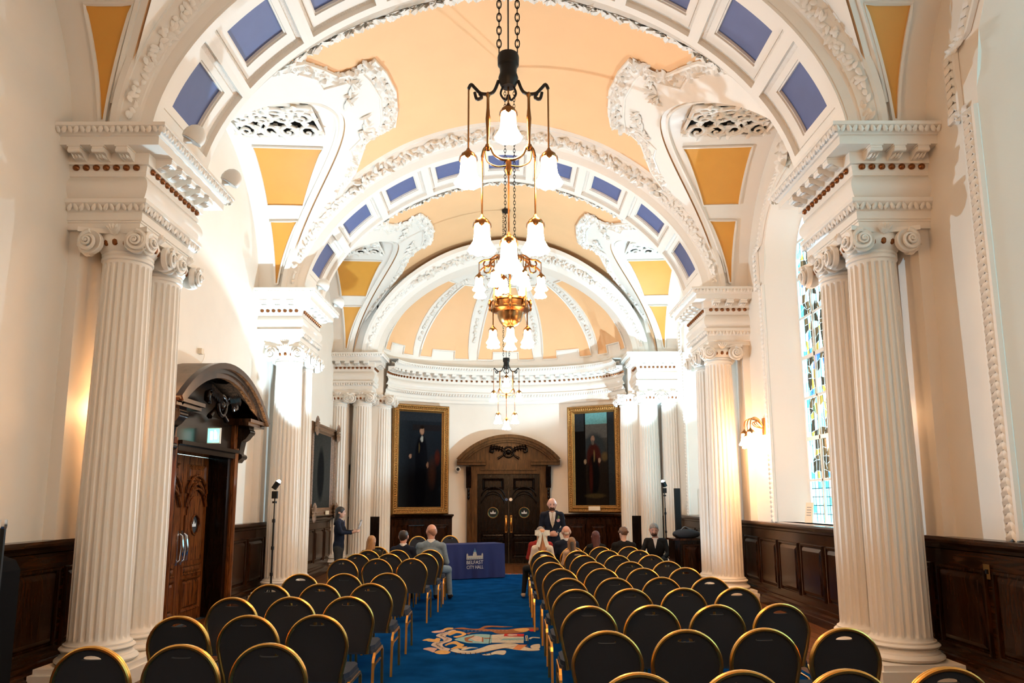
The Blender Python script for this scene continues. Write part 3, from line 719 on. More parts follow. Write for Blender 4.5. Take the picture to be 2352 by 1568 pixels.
def column(x, y, label):
    c = thing('column', label, 'column', (x, y, 0), 0, 'fluted cream columns with scrolled capitals')
    ob('base', BASE, c); ob('shaft', SHAFT, c); cp_ = ob('capital', CAPB, c)
    for q in range(4):
        for sx in (-1, 1):
            px, py = rot2(sx*.228, -.285, q*PI/2); ob('volute', VOL, cp_, (px, py, 4.255), (0, 0, q*PI/2+sx*.10), (sx, 1, 1))
        for i in (-1, 0, 1):
            px, py = rot2(.095*i, -.275+.02*abs(i), q*PI/2); ob('egg', CEGG, cp_, (px, py, 4.27), (0, 0, q*PI/2+i*.3))
    return c
def pedestal(x0, x1, y0, y1, label):
    p = thing('pedestal', label, 'pedestal', ((x0+x1)/2, (y0+y1)/2, 0), 0, 'stepped column pedestals'); ax, ay = (x1-x0)/2, (y1-y0)/2
    MB().box(-ax, ax, -ay, ay, .135, .187).build('upper_step', PLASTER, p, False)
    MB().box(-ax-.03, ax+.03, -ay-.03, ay+.03, 0, .135).build('lower_step', PLASTER, p, False)
for s in (-1, 1):
    for y0, nm in ((7.16, 'nearest'), (12.88, 'middle')):
        pedestal(min(s*3.49, s*4.24), max(s*3.49, s*4.24), y0-.12, y0+1.31, 'stepped cream pedestal under the %s %s columns' % (nm, SD[s]))
        column(s*3.864, y0+.25, 'front fluted cream column of the %s %s pair' % (nm, SD[s]))
        column(s*3.864, y0+.94, 'rear fluted cream column of the %s %s pair' % (nm, SD[s]))
        # wall pilaster behind
        pl = MB()
        for yy in (y0+.25, y0+.94): pl.box(min(s*4.25, s*XW), max(s*4.25, s*XW), yy-.2, yy+.2, 1.33, 4.4)
        pl.build('pilaster_strip', PLASTER, wall_left if s < 0 else wall_right, False)
    pedestal(min(s*3.30, s*4.34), max(s*3.30, s*4.34), 18.55, 19.08, 'stepped cream pedestal under the %s apse columns' % SD[s])
    column(s*3.665, 18.85, 'inner fluted cream column beside the %s of the apse' % SD[s])
    column(s*4.23, 18.85, 'outer fluted cream column in the far %s corner' % SD[s])
    column(s*3.24, 19.32, 'set-back fluted cream column at the %s edge of the apse' % SD[s])

# ================================================================== WAINSCOT
def pan_mesh(wd, z0, z1):
    b = MB(); e = .02
    b.frustum(-wd/2, wd/2, 0, -.025, z0, z1, .0); b.v = []; b.f = []; b.mi = []
    o_ = [(-wd/2, z0), (wd/2, z0), (wd/2, z1), (-wd/2, z1)]
    def lp(q, y): return [(-wd/2+q, y, z0+q), (wd/2-q, y, z0+q), (wd/2-q, y, z1-q), (-wd/2+q, y, z1-q)]
    rs = [lp(0, 0), lp(.008, -.028), (lp(.03, -.03)), lp(.036, -.006), lp(.044, -.006), lp(.10, -.034)]
    for r0, r1 in zip(rs[:-1], rs[1:]): b.add(r0+r1, [(i, (i+1) % 4, 4+(i+1) % 4, 4+i) for i in range(4)])
    b.add(rs[-1], [(0, 1, 2, 3)]); return b.mesh('panel', WOOD, False)
PAN = pan_mesh(.78, .30, 1.06)
RAILP = [(0, 1.20), (.03, 1.21), (.04, 1.24), (.09, 1.27), (.13, 1.275), (.14, 1.30), (.13, 1.325), (.0, 1.33)]
BASEP = [(.11, 0), (.11, .09), (.09, .10), (.085, .14), (.05, .16), (.04, .20), (.02, .21), (.02, 1.2), (0, 1.2)]
def wains(n, s, segs, label):
    t_ = struct('trim_%d' % n, None, (s*XW, 0, 0), label)
    for y0, y1 in segs:
        for nm, pf, mt in (('cap_rail', RAILP, WOODX), ('skirting', BASEP, WOODX)):
            b = MB(); k = len(pf); b.add([(-s*o_, y0, z) for o_, z in pf]+[(-s*o_, y1, z) for o_, z in pf], [(i, i+1, k+i+1, k+i) for i in range(k-1)]+[tuple(range(k)), tuple(range(2*k-1, k-1, -1))])
            b.build(nm, mt, t_, False)
        k = int((y1-y0)/.87); 
        for i in range(k):
            y = (y0+y1)/2+(i-(k-1)/2)*.87; ob('panel', PAN, t_, (-s*.021, y, 0), (0, 0, -s*PI/2))
    return t_
wains(1, 1, [(-3, 19.05)], 'dark panelled wainscot below the right wall windows')
wains(2, -1, [(-3, 9.36), (11.64, 19.05)], 'dark panelled wainscot along the left wall')
t_ = struct('trim_3', None, (0, 20.9, 0), 'dark panelled wainscot round the apse wall')
PANS = pan_mesh(.5, .30, 1.06)
for u0, u1 in ((.012, .345), (.67, .988)):
    for nm, pf in (('cap_rail', RAILP), ('skirting', BASEP)):
        b = MB()
        for (o0, z0), (o1, z1) in zip(pf[:-1], pf[1:]): b.grid(lambda u, v: tuple(ap(u0+(u1-u0)*u, o0+(o1-o0)*v)+Vector((0, -20.9, z0+(z1-z0)*v))), 20, 1)
        b.build(nm, WOOD, t_)
    for i in range(4):
        u = u0+(u1-u0)*(i+.5)/4; p = ap(u, .06); nn = ap_n(u); ob('panel', PANS, t_, (p.x, p.y-20.9, 0), (0, 0, math.atan2(nn.x, -nn.y)))
for s in (-1, 1): MB().box(min(s*3.2, s*4.37), max(s*3.2, s*4.37), -1.86, -1.8, 0, 1.3).build('corner_panel', WOODD, t_, False)

# ================================================================== DOORS
def arcpts(c, z, r, a0, a1, n=14): return [(c+r*math.cos(a0+(a1-a0)*i/n), z+r*math.sin(a0+(a1-a0)*i/n)) for i in range(n+1)]
def leaf_door(parent, fr, a0, a1, h, mw, mp, mh, emblem, hinge):
    """one door leaf; fr(a,b,d): a along width, b up, d towards the room"""
    wd = a1-a0; c = (a0+a1)/2; L_ = MB(); L_.prism([[(a0+.004, 0), (a1-.004, 0), (a1-.004, h), (a0+.004, h)]], fr, -.05, 0)
    lf = L_.build('door_leaf', mw, parent, False)
    def panel(x0, x1, z0, z1, d=.028, e=.045):
        b = MB(); v = [fr(*p) for p in ((x0, z0, 0), (x1, z0, 0), (x1, z1, 0), (x0, z1, 0), (x0+.012, z0+.012, d), (x1-.012, z0+.012, d), (x1-.012, z1-.012, d), (x0+.012, z1-.012, d),
             (x0+e, z0+e, .004), (x1-e, z0+e, .004), (x1-e, z1-e, .004), (x0+e, z1-e, .004), (x0+e+.03, z0+e+.03, d*.8), (x1-e-.03, z0+e+.03, d*.8), (x1-e-.03, z1-e-.03, d*.8), (x0+e+.03, z1-e-.03, d*.8))]
        f = [(4*k+i, 4*k+(i+1) % 4, 4*k+4+(i+1) % 4, 4*k+4+i) for k in range(3) for i in range(4)]+[(12, 13, 14, 15)]
        b.add(v, f).build('panel', mp, lf, False)
    m_ = .11
    panel(a0+m_, a1-m_, .16, .62); panel(a0+m_, a1-m_, .66, .80, .02, .03)
    # oval panel with hooded top
    o_ = [(a0+m_, .86), (a1-m_, .86), (a1-m_, 1.50)]+arcpts(c, 1.50, wd/2-m_-.05, 0, PI)+[(a0+m_, 1.50)]
    ce = arcpts(c, 1.36, .135, 0, 2*PI, 20)[:-1]
    MB().prism([o_, ce], fr, 0, .022).build('arched_panel', mp, lf, False)
    MB().tube([fr(a, b, .03) for a, b in arcpts(c, 1.36, .142, 0, 2*PI, 24)[:-1]], .014, 6, closed=True).build('porthole_rim', BRASS if emblem else mp, lf)
    pg = MB().prism([arcpts(c, 1.36, .13, 0, 2*PI, 20)[:-1]], fr, 0, .006).build('porthole', BLACKP, lf, False)
    ic = MB()
    for q in ([(-.075, -.03), (.075, -.03), (.075, .01), (-.075, .01)], [(-.02, .01), (.02, .01), (.02, .035), (.008, .045), (0, .075), (-.008, .045), (-.02, .035)], [(-.075, .01), (-.058, .01), (-.066, .03)], [(.058, .01), (.075, .01), (.066, .03)]):
        ic.prism([[(c+x, 1.36+z) for x, z in q]], fr, .006, .009)
    ic.build('building_emblem', WHITEP, lf, False)
    if emblem: MB().tube([fr(a, b, .012) for a, b in arcpts(c, 1.36, .118, 0, 2*PI, 24)[:-1]], .008, 5, closed=True).build('emblem_ring', mat('green_ring', (.03, .12, .10), .4), lf)
    for r_, z in ((wd/2-m_+.02, 1.53), (wd/2-m_+.02, 1.72), (wd/2-m_-.06, 1.68)):
        MB().tube([fr(a, b, .03) for a, b in arcpts(c, z, r_, .25, PI-.25)], .022, 6).build('hood_moulding', mp, lf)
    panel(a0+m_+.02, a1-m_-.02, 1.98, h-.12)
    hx = a0+.07 if hinge > 0 else a1-.07
    hb = MB()
    hb.tube([fr(hx, .86, .03), fr(hx, .89, .07), fr(hx, 1.05, .09), fr(hx, 1.22, .07), fr(hx, 1.25, .03)], [.014, .02, .026, .02, .014], 8)
    hb.prism([[(hx-.03, .82), (hx+.03, .82), (hx+.03, 1.29), (hx-.03, 1.29)]], fr, 0, .008)
    hb.build('pull_handle', mh, lf)
GOLDH = mat('polished_brass', (.55, .30, .10), .2, metal=1)
# -- left wall door
D1 = struct('door_1', None, (-XW, 10.5, 0), 'polished wooden double doors with pediment on the left wall')
fr1 = lambda a, b, d: (-.13+d, a, b)
leaf_door(D1, fr1, -.87, 0, 2.34, WOODW, WOODW, CHROME, False, -1); leaf_door(D1, fr1, 0, .87, 2.34, WOODW, WOODW, CHROME, False, 1)
for sg in (-1, 1):
    b = MB(); b.box(-.14, .16, min(sg*.87, sg*1.06), max(sg*.87, sg*1.06), 0, 2.45); b.build('reveal_jamb', WOODD, D1, False)
    b = MB(); y0, y1 = sorted((sg*1.0, sg*1.14)); b.box(.0, .19, y0, y1, 0, 2.85); b.tube([(.19, (y0+y1)/2, 0), (.19, (y0+y1)/2, 2.5)], .05, 8); b.build('jamb_moulding', WOODW, D1, False)
    cb = MB(); pts = [(0, 2.85), (.36, 2.85), (.37, 2.74), (.31, 2.66), (.25, 2.62), (.22, 2.45), (.25, 2.36), (.2, 2.29), (0, 2.27)]
    y0, y1 = sorted((sg*1.15, sg*1.36)); cb.prism([pts], lambda a, b_, d: (a, d, b_), y0, y1)
    cb.tube([(.33, y0-.01, 2.77), (.33, y1+.01, 2.77)], .055, 10); cb.tube([(.23, y0-.01, 2.38), (.23, y1+.01, 2.38)], .045, 10); cb.build('console', WOODD, D1)
    cr = MB(); y0, y1 = sorted((sg*.88, sg*1.62)); cr.box(0, .44, y0, y1, 2.85, 2.90); cr.box(0, .48, y0-.02, y1+.02, 2.90, 2.95); cr.build('cornice_return', WOOD, D1, False)
b = MB(); b.box(-.1, .22, -1.0, 1.0, 2.34, 2.42); b.box(-.1, .28, -1.02, 1.02, 2.42, 2.47); b.box(0, .14, -1.1, 1.1, 2.47, 2.9); b.build('lintel', WOODD, D1, False)
R1 = 2.40; zc = 3.62-R1; aa = math.asin(1.66/R1)
def pedi(x0, x1, r0, r1, a0, a1, nm, mt, n=20):
    b = MB(); v = []
    for i in range(n+1):
        a = PI/2+a0+(a1-a0)*i/n
        for x, r in ((x0, r0), (x1, r0), (x1, r1), (x0, r1)): v.append((x, -r*math.cos(a), zc+r*math.sin(a)))
    f = [(4*i+j, 4*i+(j+1) % 4, 4*i+4+(j+1) % 4, 4*i+4+j) for i in range(n) for j in range(4)]+[(0, 1, 2, 3), (4*n, 4*n+3, 4*n+2, 4*n+1)]
    b.add(v, f).build(nm, mt, D1)
pedi(0, .50, R1-.05, R1-.004, -aa, aa, 'pediment_crown', DUST)
pedi(.44, .52, R1-.08, R1, -aa, aa, 'pediment_edge', WOOD); pedi(0, .47, R1-.14, R1-.05, -aa*.97, aa*.97, 'pediment_soffit', WOODD); pedi(.38, .44, R1-.21, R1-.12, -aa*.95, aa*.95, 'pediment_step', WOOD)
ty = MB(); ty.prism([[(-1.55, 2.9), (1.55, 2.9)]+[(R1*.93*math.cos(a), zc+R1*.93*math.sin(a)) for a in np.linspace(PI/2-aa*.93, PI/2+aa*.93, 14)]], lambda a, b_, d: (d, a, b_), .0, .06); ty.build('tympanum', WOODD, D1, False)
def cartouche(parent, fr, c, z, sc_, mt):
    b = MB()
    b.tube([fr(c+.17*sc_*math.cos(a), z+.17*sc_*math.sin(a), .09) for a in np.linspace(0, 2*PI, 21)[:-1]], .035*sc_, 8, closed=True)
    for sg in (-1, 1):
        pth = [(sg*.10, .0), (sg*.25, .12), (sg*.45, .16), (sg*.60, .12), (sg*.62, .02), (sg*.53, -.01), (sg*.50, .06)]
        b.tube([fr(c+x*sc_, z+y*sc_, .09) for x, y in pth], [q*sc_ for q in (.05, .06, .065, .06, .05, .04, .025)], 8)
        b.tube([fr(c+x*sc_, z+y*sc_, .07) for x, y in ((sg*.05, .05), (-sg*.2, -.12), (-sg*.36, -.22))], [q*sc_ for q in (.03, .035, .05)], 6)
        for i in range(5):
            a = .2+.4*i; p = Vector(fr(c+sg*(.22+.09*i)*sc_, z+(.09+.02*i)*sc_, .11)); q = Vector(fr(c+sg*(.22+.09*i)*sc_+sg*.05, z+(.09-.25)*sc_, .11)); b.leaf(p, q-p, Vector(fr(0, 0, 1))-Vector(fr(0, 0, 0)), .22*sc_, .07*sc_, .06*sc_)
    b.ell(fr(c, z, .08), (.09*sc_, .09*sc_, .1*sc_), 8, 6)
    b.build('carved_cartouche', mt, parent)
cartouche(D1, lambda a, b_, d: (.16+d*2.2, a, b_), 0, 3.04, .85, WOODD)
# -- apse door
D2 = struct('door_2', None, (.07, 20.72, 0), 'dark double doors with round emblems in the apse')
fr2 = lambda a, b, d: (a, -d, b)
leaf_door(D2, fr2, -.86, 0, 2.42, WOODD, WOODD, GOLDH, True, -1); leaf_door(D2, fr2, 0, .86, 2.42, WOODD, WOODD, GOLDH, True, 1)
for x, r_ in ((-.06, .04), (.06, .045)): MB().prism([arcpts(x, 1.72, r_, 0, 2*PI, 14)[:-1]], fr2, 0, .03).build('round_plate', CHROME if x > 0 else mat('blue_sign', (.03, .08, .2), .4), D2, False)
for sg in (-1, 1):
    x0, x1 = sorted((sg*.86, sg*1.0)); b = MB(); b.box(x0, x1, -.14, .1, 0, 2.52)
    x0, x1 = sorted((sg*1.0, sg*1.15)); b.box(x0, x1, -.09, .1, 0, 2.62); b.build('jamb', WOODF, D2, False)
    b = MB(); x0, x1 = sorted((sg*1.03, sg*1.17)); b.prism([[(.0, 2.62), (-.26, 2.62), (-.25, 2.52), (-.19, 2.46), (-.17, 2.3), (-.14, 2.1), (-.11, 2.04), (0, 2.03)]], lambda a, b_, d: (d, a, b_), x0, x1)
    for i in range(3): b.leaf((sg*1.10, -.12, 1.98-.1*i), (0, 0, -1), (0, -1, 0), .16, .08, .05)
    b.build('console', WOODD, D2)
    b = MB(); x0, x1 = sorted((sg*.62, sg*1.42)); b.box(x0, x1, -.32, .1, 2.74, 2.79); b.box(x0, x1, -.27, .1, 2.66, 2.74); b.build('cornice_return', WOODF, D2, False)
b = MB(); b.box(-1.0, 1.0, -.13, .1, 2.42, 2.52); b.box(-.78, .78, -.19, .1, 2.52, 2.56); b.box(-1.1, 1.1, -.1, .12, 2.5, 2.75); b.build('lintel', WOODF, D2, False)
R2 = 1.86; z2 = 3.50-R2; a2 = math.asin(1.43/R2)
b = MB(); b.prism([[(-1.36, 2.76), (1.36, 2.76)]+[(R2*.95*math.cos(a), z2+R2*.95*math.sin(a)) for a in np.linspace(PI/2-a2*.94, PI/2+a2*.94, 18)]], fr2, -.1, .1); b.build('tympanum', WOODF, D2, False)
b = MB(); b.prism([[(-.62, 2.56), (.62, 2.56), (.62, 2.80), (-.62, 2.80)]], fr2, -.1, .115); b.build('frieze_panel', WOODF, D2, False)
for r0, r1, d in ((R2-.09, R2, .34), (R2-.16, R2-.07, .26), (R2-.21, R2-.15, .2)):
    b = MB(); ang = np.linspace(PI/2-a2, PI/2+a2, 28)
    b.prism([[(r1*math.cos(a), z2+r1*math.sin(a)) for a in ang]+[(r0*math.cos(a), z2+r0*math.sin(a)) for a in ang[::-1]]], fr2, -.1, d); b.build('pediment_moulding', WOODF, D2)
cartouche(D2, lambda a, b_, d: (a, -.08-d, b_), 0, 3.02, .82, WOODD)
MB().box(-.95, .95, -.5, -.1, -.0, .006).build('threshold', PLANK, D2, False)
# ================================================================== CHANDELIERS AND SCONCES
SHP = [(.022, 0), (.046, -.02), (.053, -.06), (.056, -.12), (.062, -.165), (.078, -.205), (.096, -.235), (.094, -.243), (.07, -.21), (.055, -.16), (.048, -.05)]
sh = MB(); n = 16
vs = []
for k, (r, z) in enumerate(SHP):
    for i in range(n):
        a = 2*PI*i/n; q = 1+(.05*math.cos(a*8) if 5 <= k <= 8 else 0); vs.append((r*q*math.cos(a), r*q*math.sin(a), z+(.006*math.cos(a*8) if 5 <= k <= 8 else 0)))
sh.add(vs, [(k*n+i, k*n+(i+1) % n, (k+1)*n+(i+1) % n, (k+1)*n+i) for k in range(len(SHP)-1) for i in range(n)])
SHM = sh.mesh('glass_shade', SHADE); SHM_LOW = sh.mesh('glass_shade', SHADE_LOW)
cpm = MB().lathe([(.006, .03), (.012, .02), (.02, .005), (.05, -.02), (.056, -.045), (.05, -.05)], 12)
for i in range(4): a = PI/2*i; cpm.leaf((.054*math.cos(a), .054*math.sin(a), -.05), (0, 0, -1), (math.cos(a), math.sin(a), 0), .06, .05, .012)
CPM = cpm.mesh('shade_cap', BRASS)
def shade(p, x, y, z, s=1, low=False):
    o = ob('glass_shade', SHM_LOW if low else SHM, p, (x, y, z), (0, 0, 0), (s, s, s)); ob('shade_cap', CPM, o); return o
def chain(parent, x, y, z0, z1, mt=IRON):
    b = MB(); k = int((z1-z0)/.052)
    for i in range(k):
        z = z0+(i+.5)*(z1-z0)/k; pts = []
        for j in range(10):
            a = 2*PI*j/10; u, w_ = .016*math.cos(a), .034*math.sin(a)
            pts.append((x+u, y, z+w_) if i % 2 else (x, y+u, z+w_))
        b.tube(pts, .0055, 4, closed=True)
    b.build('chain', mt, parent)
def rod(parent, x, y, z0, z1, r=.007, nm='drop_rod'): MB().tube([(x, y, z0), (x, y, z1)], r, 6).build(nm, BRASS, parent)
def scroll(pts, r, k=5):                        # Catmull smooth
    P = [Vector(p) for p in pts]; out = []
    for i in range(len(P)-1):
        p0, p1, p2, p3 = P[max(0, i-1)], P[i], P[i+1], P[min(len(P)-1, i+2)]
        for j in range(k):
            t_ = j/k; out.append(.5*((2*p1)+(p2-p0)*t_+(2*p0-5*p1+4*p2-p3)*t_**2+(3*p1-p0-3*p2+p3)*t_**3))
    out.append(P[-1]); return out
def chandelier_a(x, y, label):
    c = thing('chandelier', label, 'chandelier', (x, y, 3.24), 0, 'hanging brass chandeliers'); Z = 3.24
    zt_ = zt(x)-Z
    for sx in (-1, 1): chain(c, sx*.066, 0, 4.86-Z, zt_, IRON)
    MB().lathe([(.02, zt_+.02), (.10, zt_-.01), (.09, zt_-.06), (.02, zt_-.09)], 20).build('ceiling_rose', IRON, c)
    MB().lathe([(.02, 4.86-Z), (.072, 4.85-Z), (.078, 4.83-Z), (.076, 4.77-Z), (.062, 4.755-Z), (.06, 4.71-Z), (.072, 4.67-Z), (.068, 4.64-Z), (.05, 4.60-Z)], 20).build('canopy', IRON, c)
    MB().tube([(0, 0, 4.85-Z), (0, 0, zt_)], .006, 6).build('cable', IRON, c)
    for sx in (-1, 1):
        b = MB(); b.tube(scroll([(sx*.07, 0, 4.65-Z), (sx*.11, 0, 4.56-Z), (sx*.19, 0, 4.55-Z), (sx*.235, 0, 4.59-Z), (sx*.265, 0, 4.62-Z), (sx*.285, 0, 4.585-Z)], 0), .012, 6)
        b.tube(scroll([(sx*.24, 0, 4.56-Z), (sx*.225, 0, 4.51-Z), (sx*.19, 0, 4.52-Z), (sx*.205, 0, 4.55-Z)], 0), .012, 6)
        b.tube(scroll([(sx*.03, 0, 4.62-Z), (sx*.055, 0, 4.55-Z), (sx*.02, 0, 4.50-Z), (sx*.005, 0, 4.54-Z)], 0), .008, 6)
        b.build('scroll_arm', IRON, c)
        MB().lathe([(.008, 4.17-Z), (.02, 4.16-Z), (.024, 4.14-Z), (.012, 4.12-Z), (.010, 4.2-Z), (.013, 4.28-Z), (.018, 4.36-Z), (.011, 4.44-Z), (.010, 4.52-Z), (.02, 4.54-Z), (.01, 4.56-Z)], 10, (sx*.145, 0, 0)).build('upright', BRASS, c)
        rod(c, sx*.283, 0, 4.11-Z, 4.59-Z); shade(c, sx*.283, 0, 4.11-Z)
        b = MB(); b.tube(scroll([(sx*.185, 0, 4.07-Z), (sx*.17, 0, 4.13-Z), (sx*.13, 0, 4.15-Z), (sx*.10, 0, 4.09-Z), (sx*.05, 0, 4.055-Z), (0, 0, 4.05-Z)], 0), .011, 6)
        b.tube(scroll([(sx*.165, 0, 4.13-Z), (sx*.15, 0, 4.04-Z), (sx*.08, 0, 4.0-Z), (0, 0, 4.01-Z)], 0), .006, 6)
        b.build('lower_scroll', BRASS, c)
        rod(c, sx*.185, 0, 3.62-Z, 4.07-Z); shade(c, sx*.185, 0, 3.62-Z)
    rod(c, 0, 0, 4.45-Z, 4.62-Z); shade(c, 0, 0, 4.45-Z)
    MB().lathe([(.005, 3.93-Z), (.02, 3.945-Z), (.028, 3.97-Z), (.018, 4.0-Z), (.022, 4.03-Z), (.01, 4.06-Z)], 12).build('finial', BRASS, c)
    rod(c, 0, 0, 3.49-Z, 3.94-Z); shade(c, 0, 0, 3.49-Z)
chandelier_a(.085, BAYS[0], 'nearest hanging chandelier with iron frame and six glowing bell shades')
chandelier_a(.085, ALLB[0], 'added chandelier behind the camera, lighting the near bay')  # unseen lamp, added to brighten the near part of the hall
chandelier_a(.03, BAYS[2], 'small farthest chandelier hanging before the apse door')
def chandelier_b(x, y):
    Z = 3.9; c = thing('chandelier', 'large middle chandelier with brass bowl and many glowing bell shades', 'chandelier', (x, y, Z), 0, 'hanging brass chandeliers')
    for sx in (-1, 1): chain(c, sx*.07, 0, 5.42-Z, zt(x)-Z)
    MB().lathe([(.02, zt(x)-Z+.02), (.12, zt(x)-Z-.01), (.10, zt(x)-Z-.07), (.02, zt(x)-Z-.1)], 20).build('ceiling_rose', IRON, c)
    MB().lathe([(.01, 5.42-Z), (.05, 5.40-Z), (.07, 5.36-Z), (.06, 5.30-Z), (.09, 5.25-Z), (.07, 5.18-Z), (.02, 5.16-Z)], 16).build('canopy', BRASS, c)
    MB().tube([(0, 0, 4.5-Z), (0, 0, 5.4-Z)], .016, 8).build('stem', BRASS, c)
    MB().tube([(.30*math.cos(a), .30*math.sin(a), 5.18-Z) for a in np.linspace(0, 2*PI, 29)[:-1]], .018, 6, closed=True).build('upper_ring', BRASS, c)
    for i in range(8):
        a = PI/8+PI/4*i; ca, sa = math.cos(a), math.sin(a)
        b = MB(); b.tube(scroll([(.05*ca, .05*sa, 5.25-Z), (.2*ca, .2*sa, 5.28-Z), (.32*ca, .32*sa, 5.2-Z), (.42*ca, .42*sa, 5.17-Z), (.49*ca, .49*sa, 5.12-Z)], 0), .014, 6)
        b.tube(scroll([(.30*ca, .30*sa, 5.2-Z), (.34*ca, .34*sa, 5.08-Z), (.42*ca, .42*sa, 5.1-Z), (.40*ca, .40*sa, 5.16-Z)], 0), .012, 6); b.build('scroll_arm', BRASS, c)
        rod(c, .49*ca, .49*sa, 4.95-Z, 5.12-Z); shade(c, .49*ca, .49*sa, 4.95-Z, 1, True)
        if i % 2 == 0: shade(c, .25*ca, .25*sa, 5.05-Z, 1, True); rod(c, .25*ca, .25*sa, 5.05-Z, 5.2-Z)
    for i in range(6):
        a = PI/6+PI/3*i; rod(c, .27*math.cos(a), .27*math.sin(a), 4.5-Z, 5.18-Z, .009, 'upright')
    MB().lathe([(.26, 4.62-Z), (.285, 4.61-Z), (.29, 4.58-Z), (.27, 4.565-Z), (.272, 4.49-Z), (.295, 4.475-Z), (.29, 4.45-Z), (.26, 4.44-Z), (.2, 4.42-Z), (.19, 4.40-Z), (.185, 4.36-Z), (.16, 4.29-Z), (.11, 4.23-Z), (.05, 4.20-Z), (.03, 4.17-Z), (.04, 4.13-Z), (.02, 4.09-Z), (.028, 4.05-Z), (.005, 4.01-Z)], 32).build('drum_and_bowl', BRASS, c)
    for i in range(8):
        a = PI/4*i; MB().lathe([(.005, -.09), (.016, -.075), (.022, -.05), (.012, -.03), (.02, 0), (.026, .03), (.012, .06), (.018, .08), (.004, .1)], 8, (.30*math.cos(a), .30*math.sin(a), 4.53-Z)).build('knob', BRASS, c)
    for i in range(6):
        a = PI/6+PI/3*i; ca, sa = .29*math.cos(a), .29*math.sin(a); rod(c, ca, sa, 4.17-Z, 4.45-Z); shade(c, ca, sa, 4.17-Z, 1, True)
chandelier_b(.107, BAYS[1])
def sconce(s, y, label):
    c = thing('wall_sconce', label, 'sconce', (s*(XW-.002), y, 2.6), 0 if s < 0 else PI, 'brass wall sconces')
    MB().box(0, .025, -.05, .05, .16, .44).build('back_plate', BRASS, c, False)
    for i, yy in enumerate((-.16, 0, .16)):
        b = MB(); b.tube(scroll([(.02, 0, .30), (.10, yy*.4, .40), (.20, yy*.8, .44), (.27, yy, .40), (.29, yy, .32)], 0), .010, 6)
        b.tube(scroll([(.03, 0, .26), (.12, yy*.5, .30), (.17, yy*.6, .36), (.13, yy*.5, .39)], 0), .008, 6); b.build('scroll_arm', BRASS, c)
        rod(c, .29, yy, .24-(.06 if yy == 0 else 0), .33); shade(c, .29, yy, .24-(.06 if yy == 0 else 0))
sconce(1, 12.35, 'lit brass sconce on the right wall beside the stained glass')
sconce(1, 8.6, 'lit brass sconce hidden behind the nearest right columns')
sconce(-1, 8.15, 'lit brass sconce hidden behind the nearest left columns')

# ================================================================== LIGHT STANDS WITH FLASH HEADS
def spot(name, parent, loc, aim, watts, ang, blend):
    l = bpy.data.lights.new(name, 'SPOT'); l.energy = watts; l.color = FLASH_C; l.spot_size = ang; l.spot_blend = blend; l.shadow_soft_size = .05
    o = bpy.data.objects.new(name, l); COL.objects.link(o); o.parent = parent; o.location = loc
    d = Vector(aim); o.rotation_euler = d.to_track_quat('-Z', 'Y').to_euler(); return o
LENS = emis('flash_lens', FLASH_C, 150)
def light_stand(x, y, h, aim, label, watts, ang=2.6):
    c = thing('light_stand', label, 'light stand', (x, y, 0))
    b = MB(); b.tube([(0, 0, .12), (0, 0, h-.45)], .014, 8); b.tube([(0, 0, h-.5), (0, 0, h-.08)], .009, 8); b.build('pole', BLACKP, c)
    for i in range(3):
        a = 2*PI*i/3+.5; MB().tube([(0, 0, .5), (.38*math.cos(a), .38*math.sin(a), .015)], .011, 6).build('leg', BLACKP, c)
    for z in (.62, 1.0, 1.4): MB().lathe([(.014, z-.03), (.024, z-.02), (.024, z+.02), (.014, z+.03)], 8).build('collar', BLACKP, c)
    d = Vector(aim).normalized(); b = MB(); b.box(-.04, .04, -.03, .03, h-.13, h-.02); b.box(-.02, .02, -.05, .05, h-.2, h-.17); b.build('flash_body', BLACKP, c, False)
    hd = MB().box(-.042, .042, -.032, .032, -.06, .06).build('flash_head', BLACKP, c, False, loc=tuple(Vector((0, 0, h+.05))+d*.02)); hd.rotation_euler = d.to_track_quat('Z', 'Y').to_euler()
    MB().box(-.036, .036, -.026, .026, .060, .064).build('flash_lens', LENS, hd, False)
    MB().ell((0, 0, .075), (.034, .026, .022), 10, 6).build('diffuser_dome', LENS, hd)
    spot('flash_light', c, Vector((0, 0, h+.05))+d*.16, aim, watts, ang, .12)
light_stand(-3.45, 11.3, 1.86, (.55, .04, .84), 'slim black light stand with tilted flash beside the left columns', FLASH_W*.95, 2.45)
light_stand(3.52, 16.5, 1.97, (-.42, -.20, .88), 'black light stand with blazing flash at the far right', FLASH_W, 2.6)

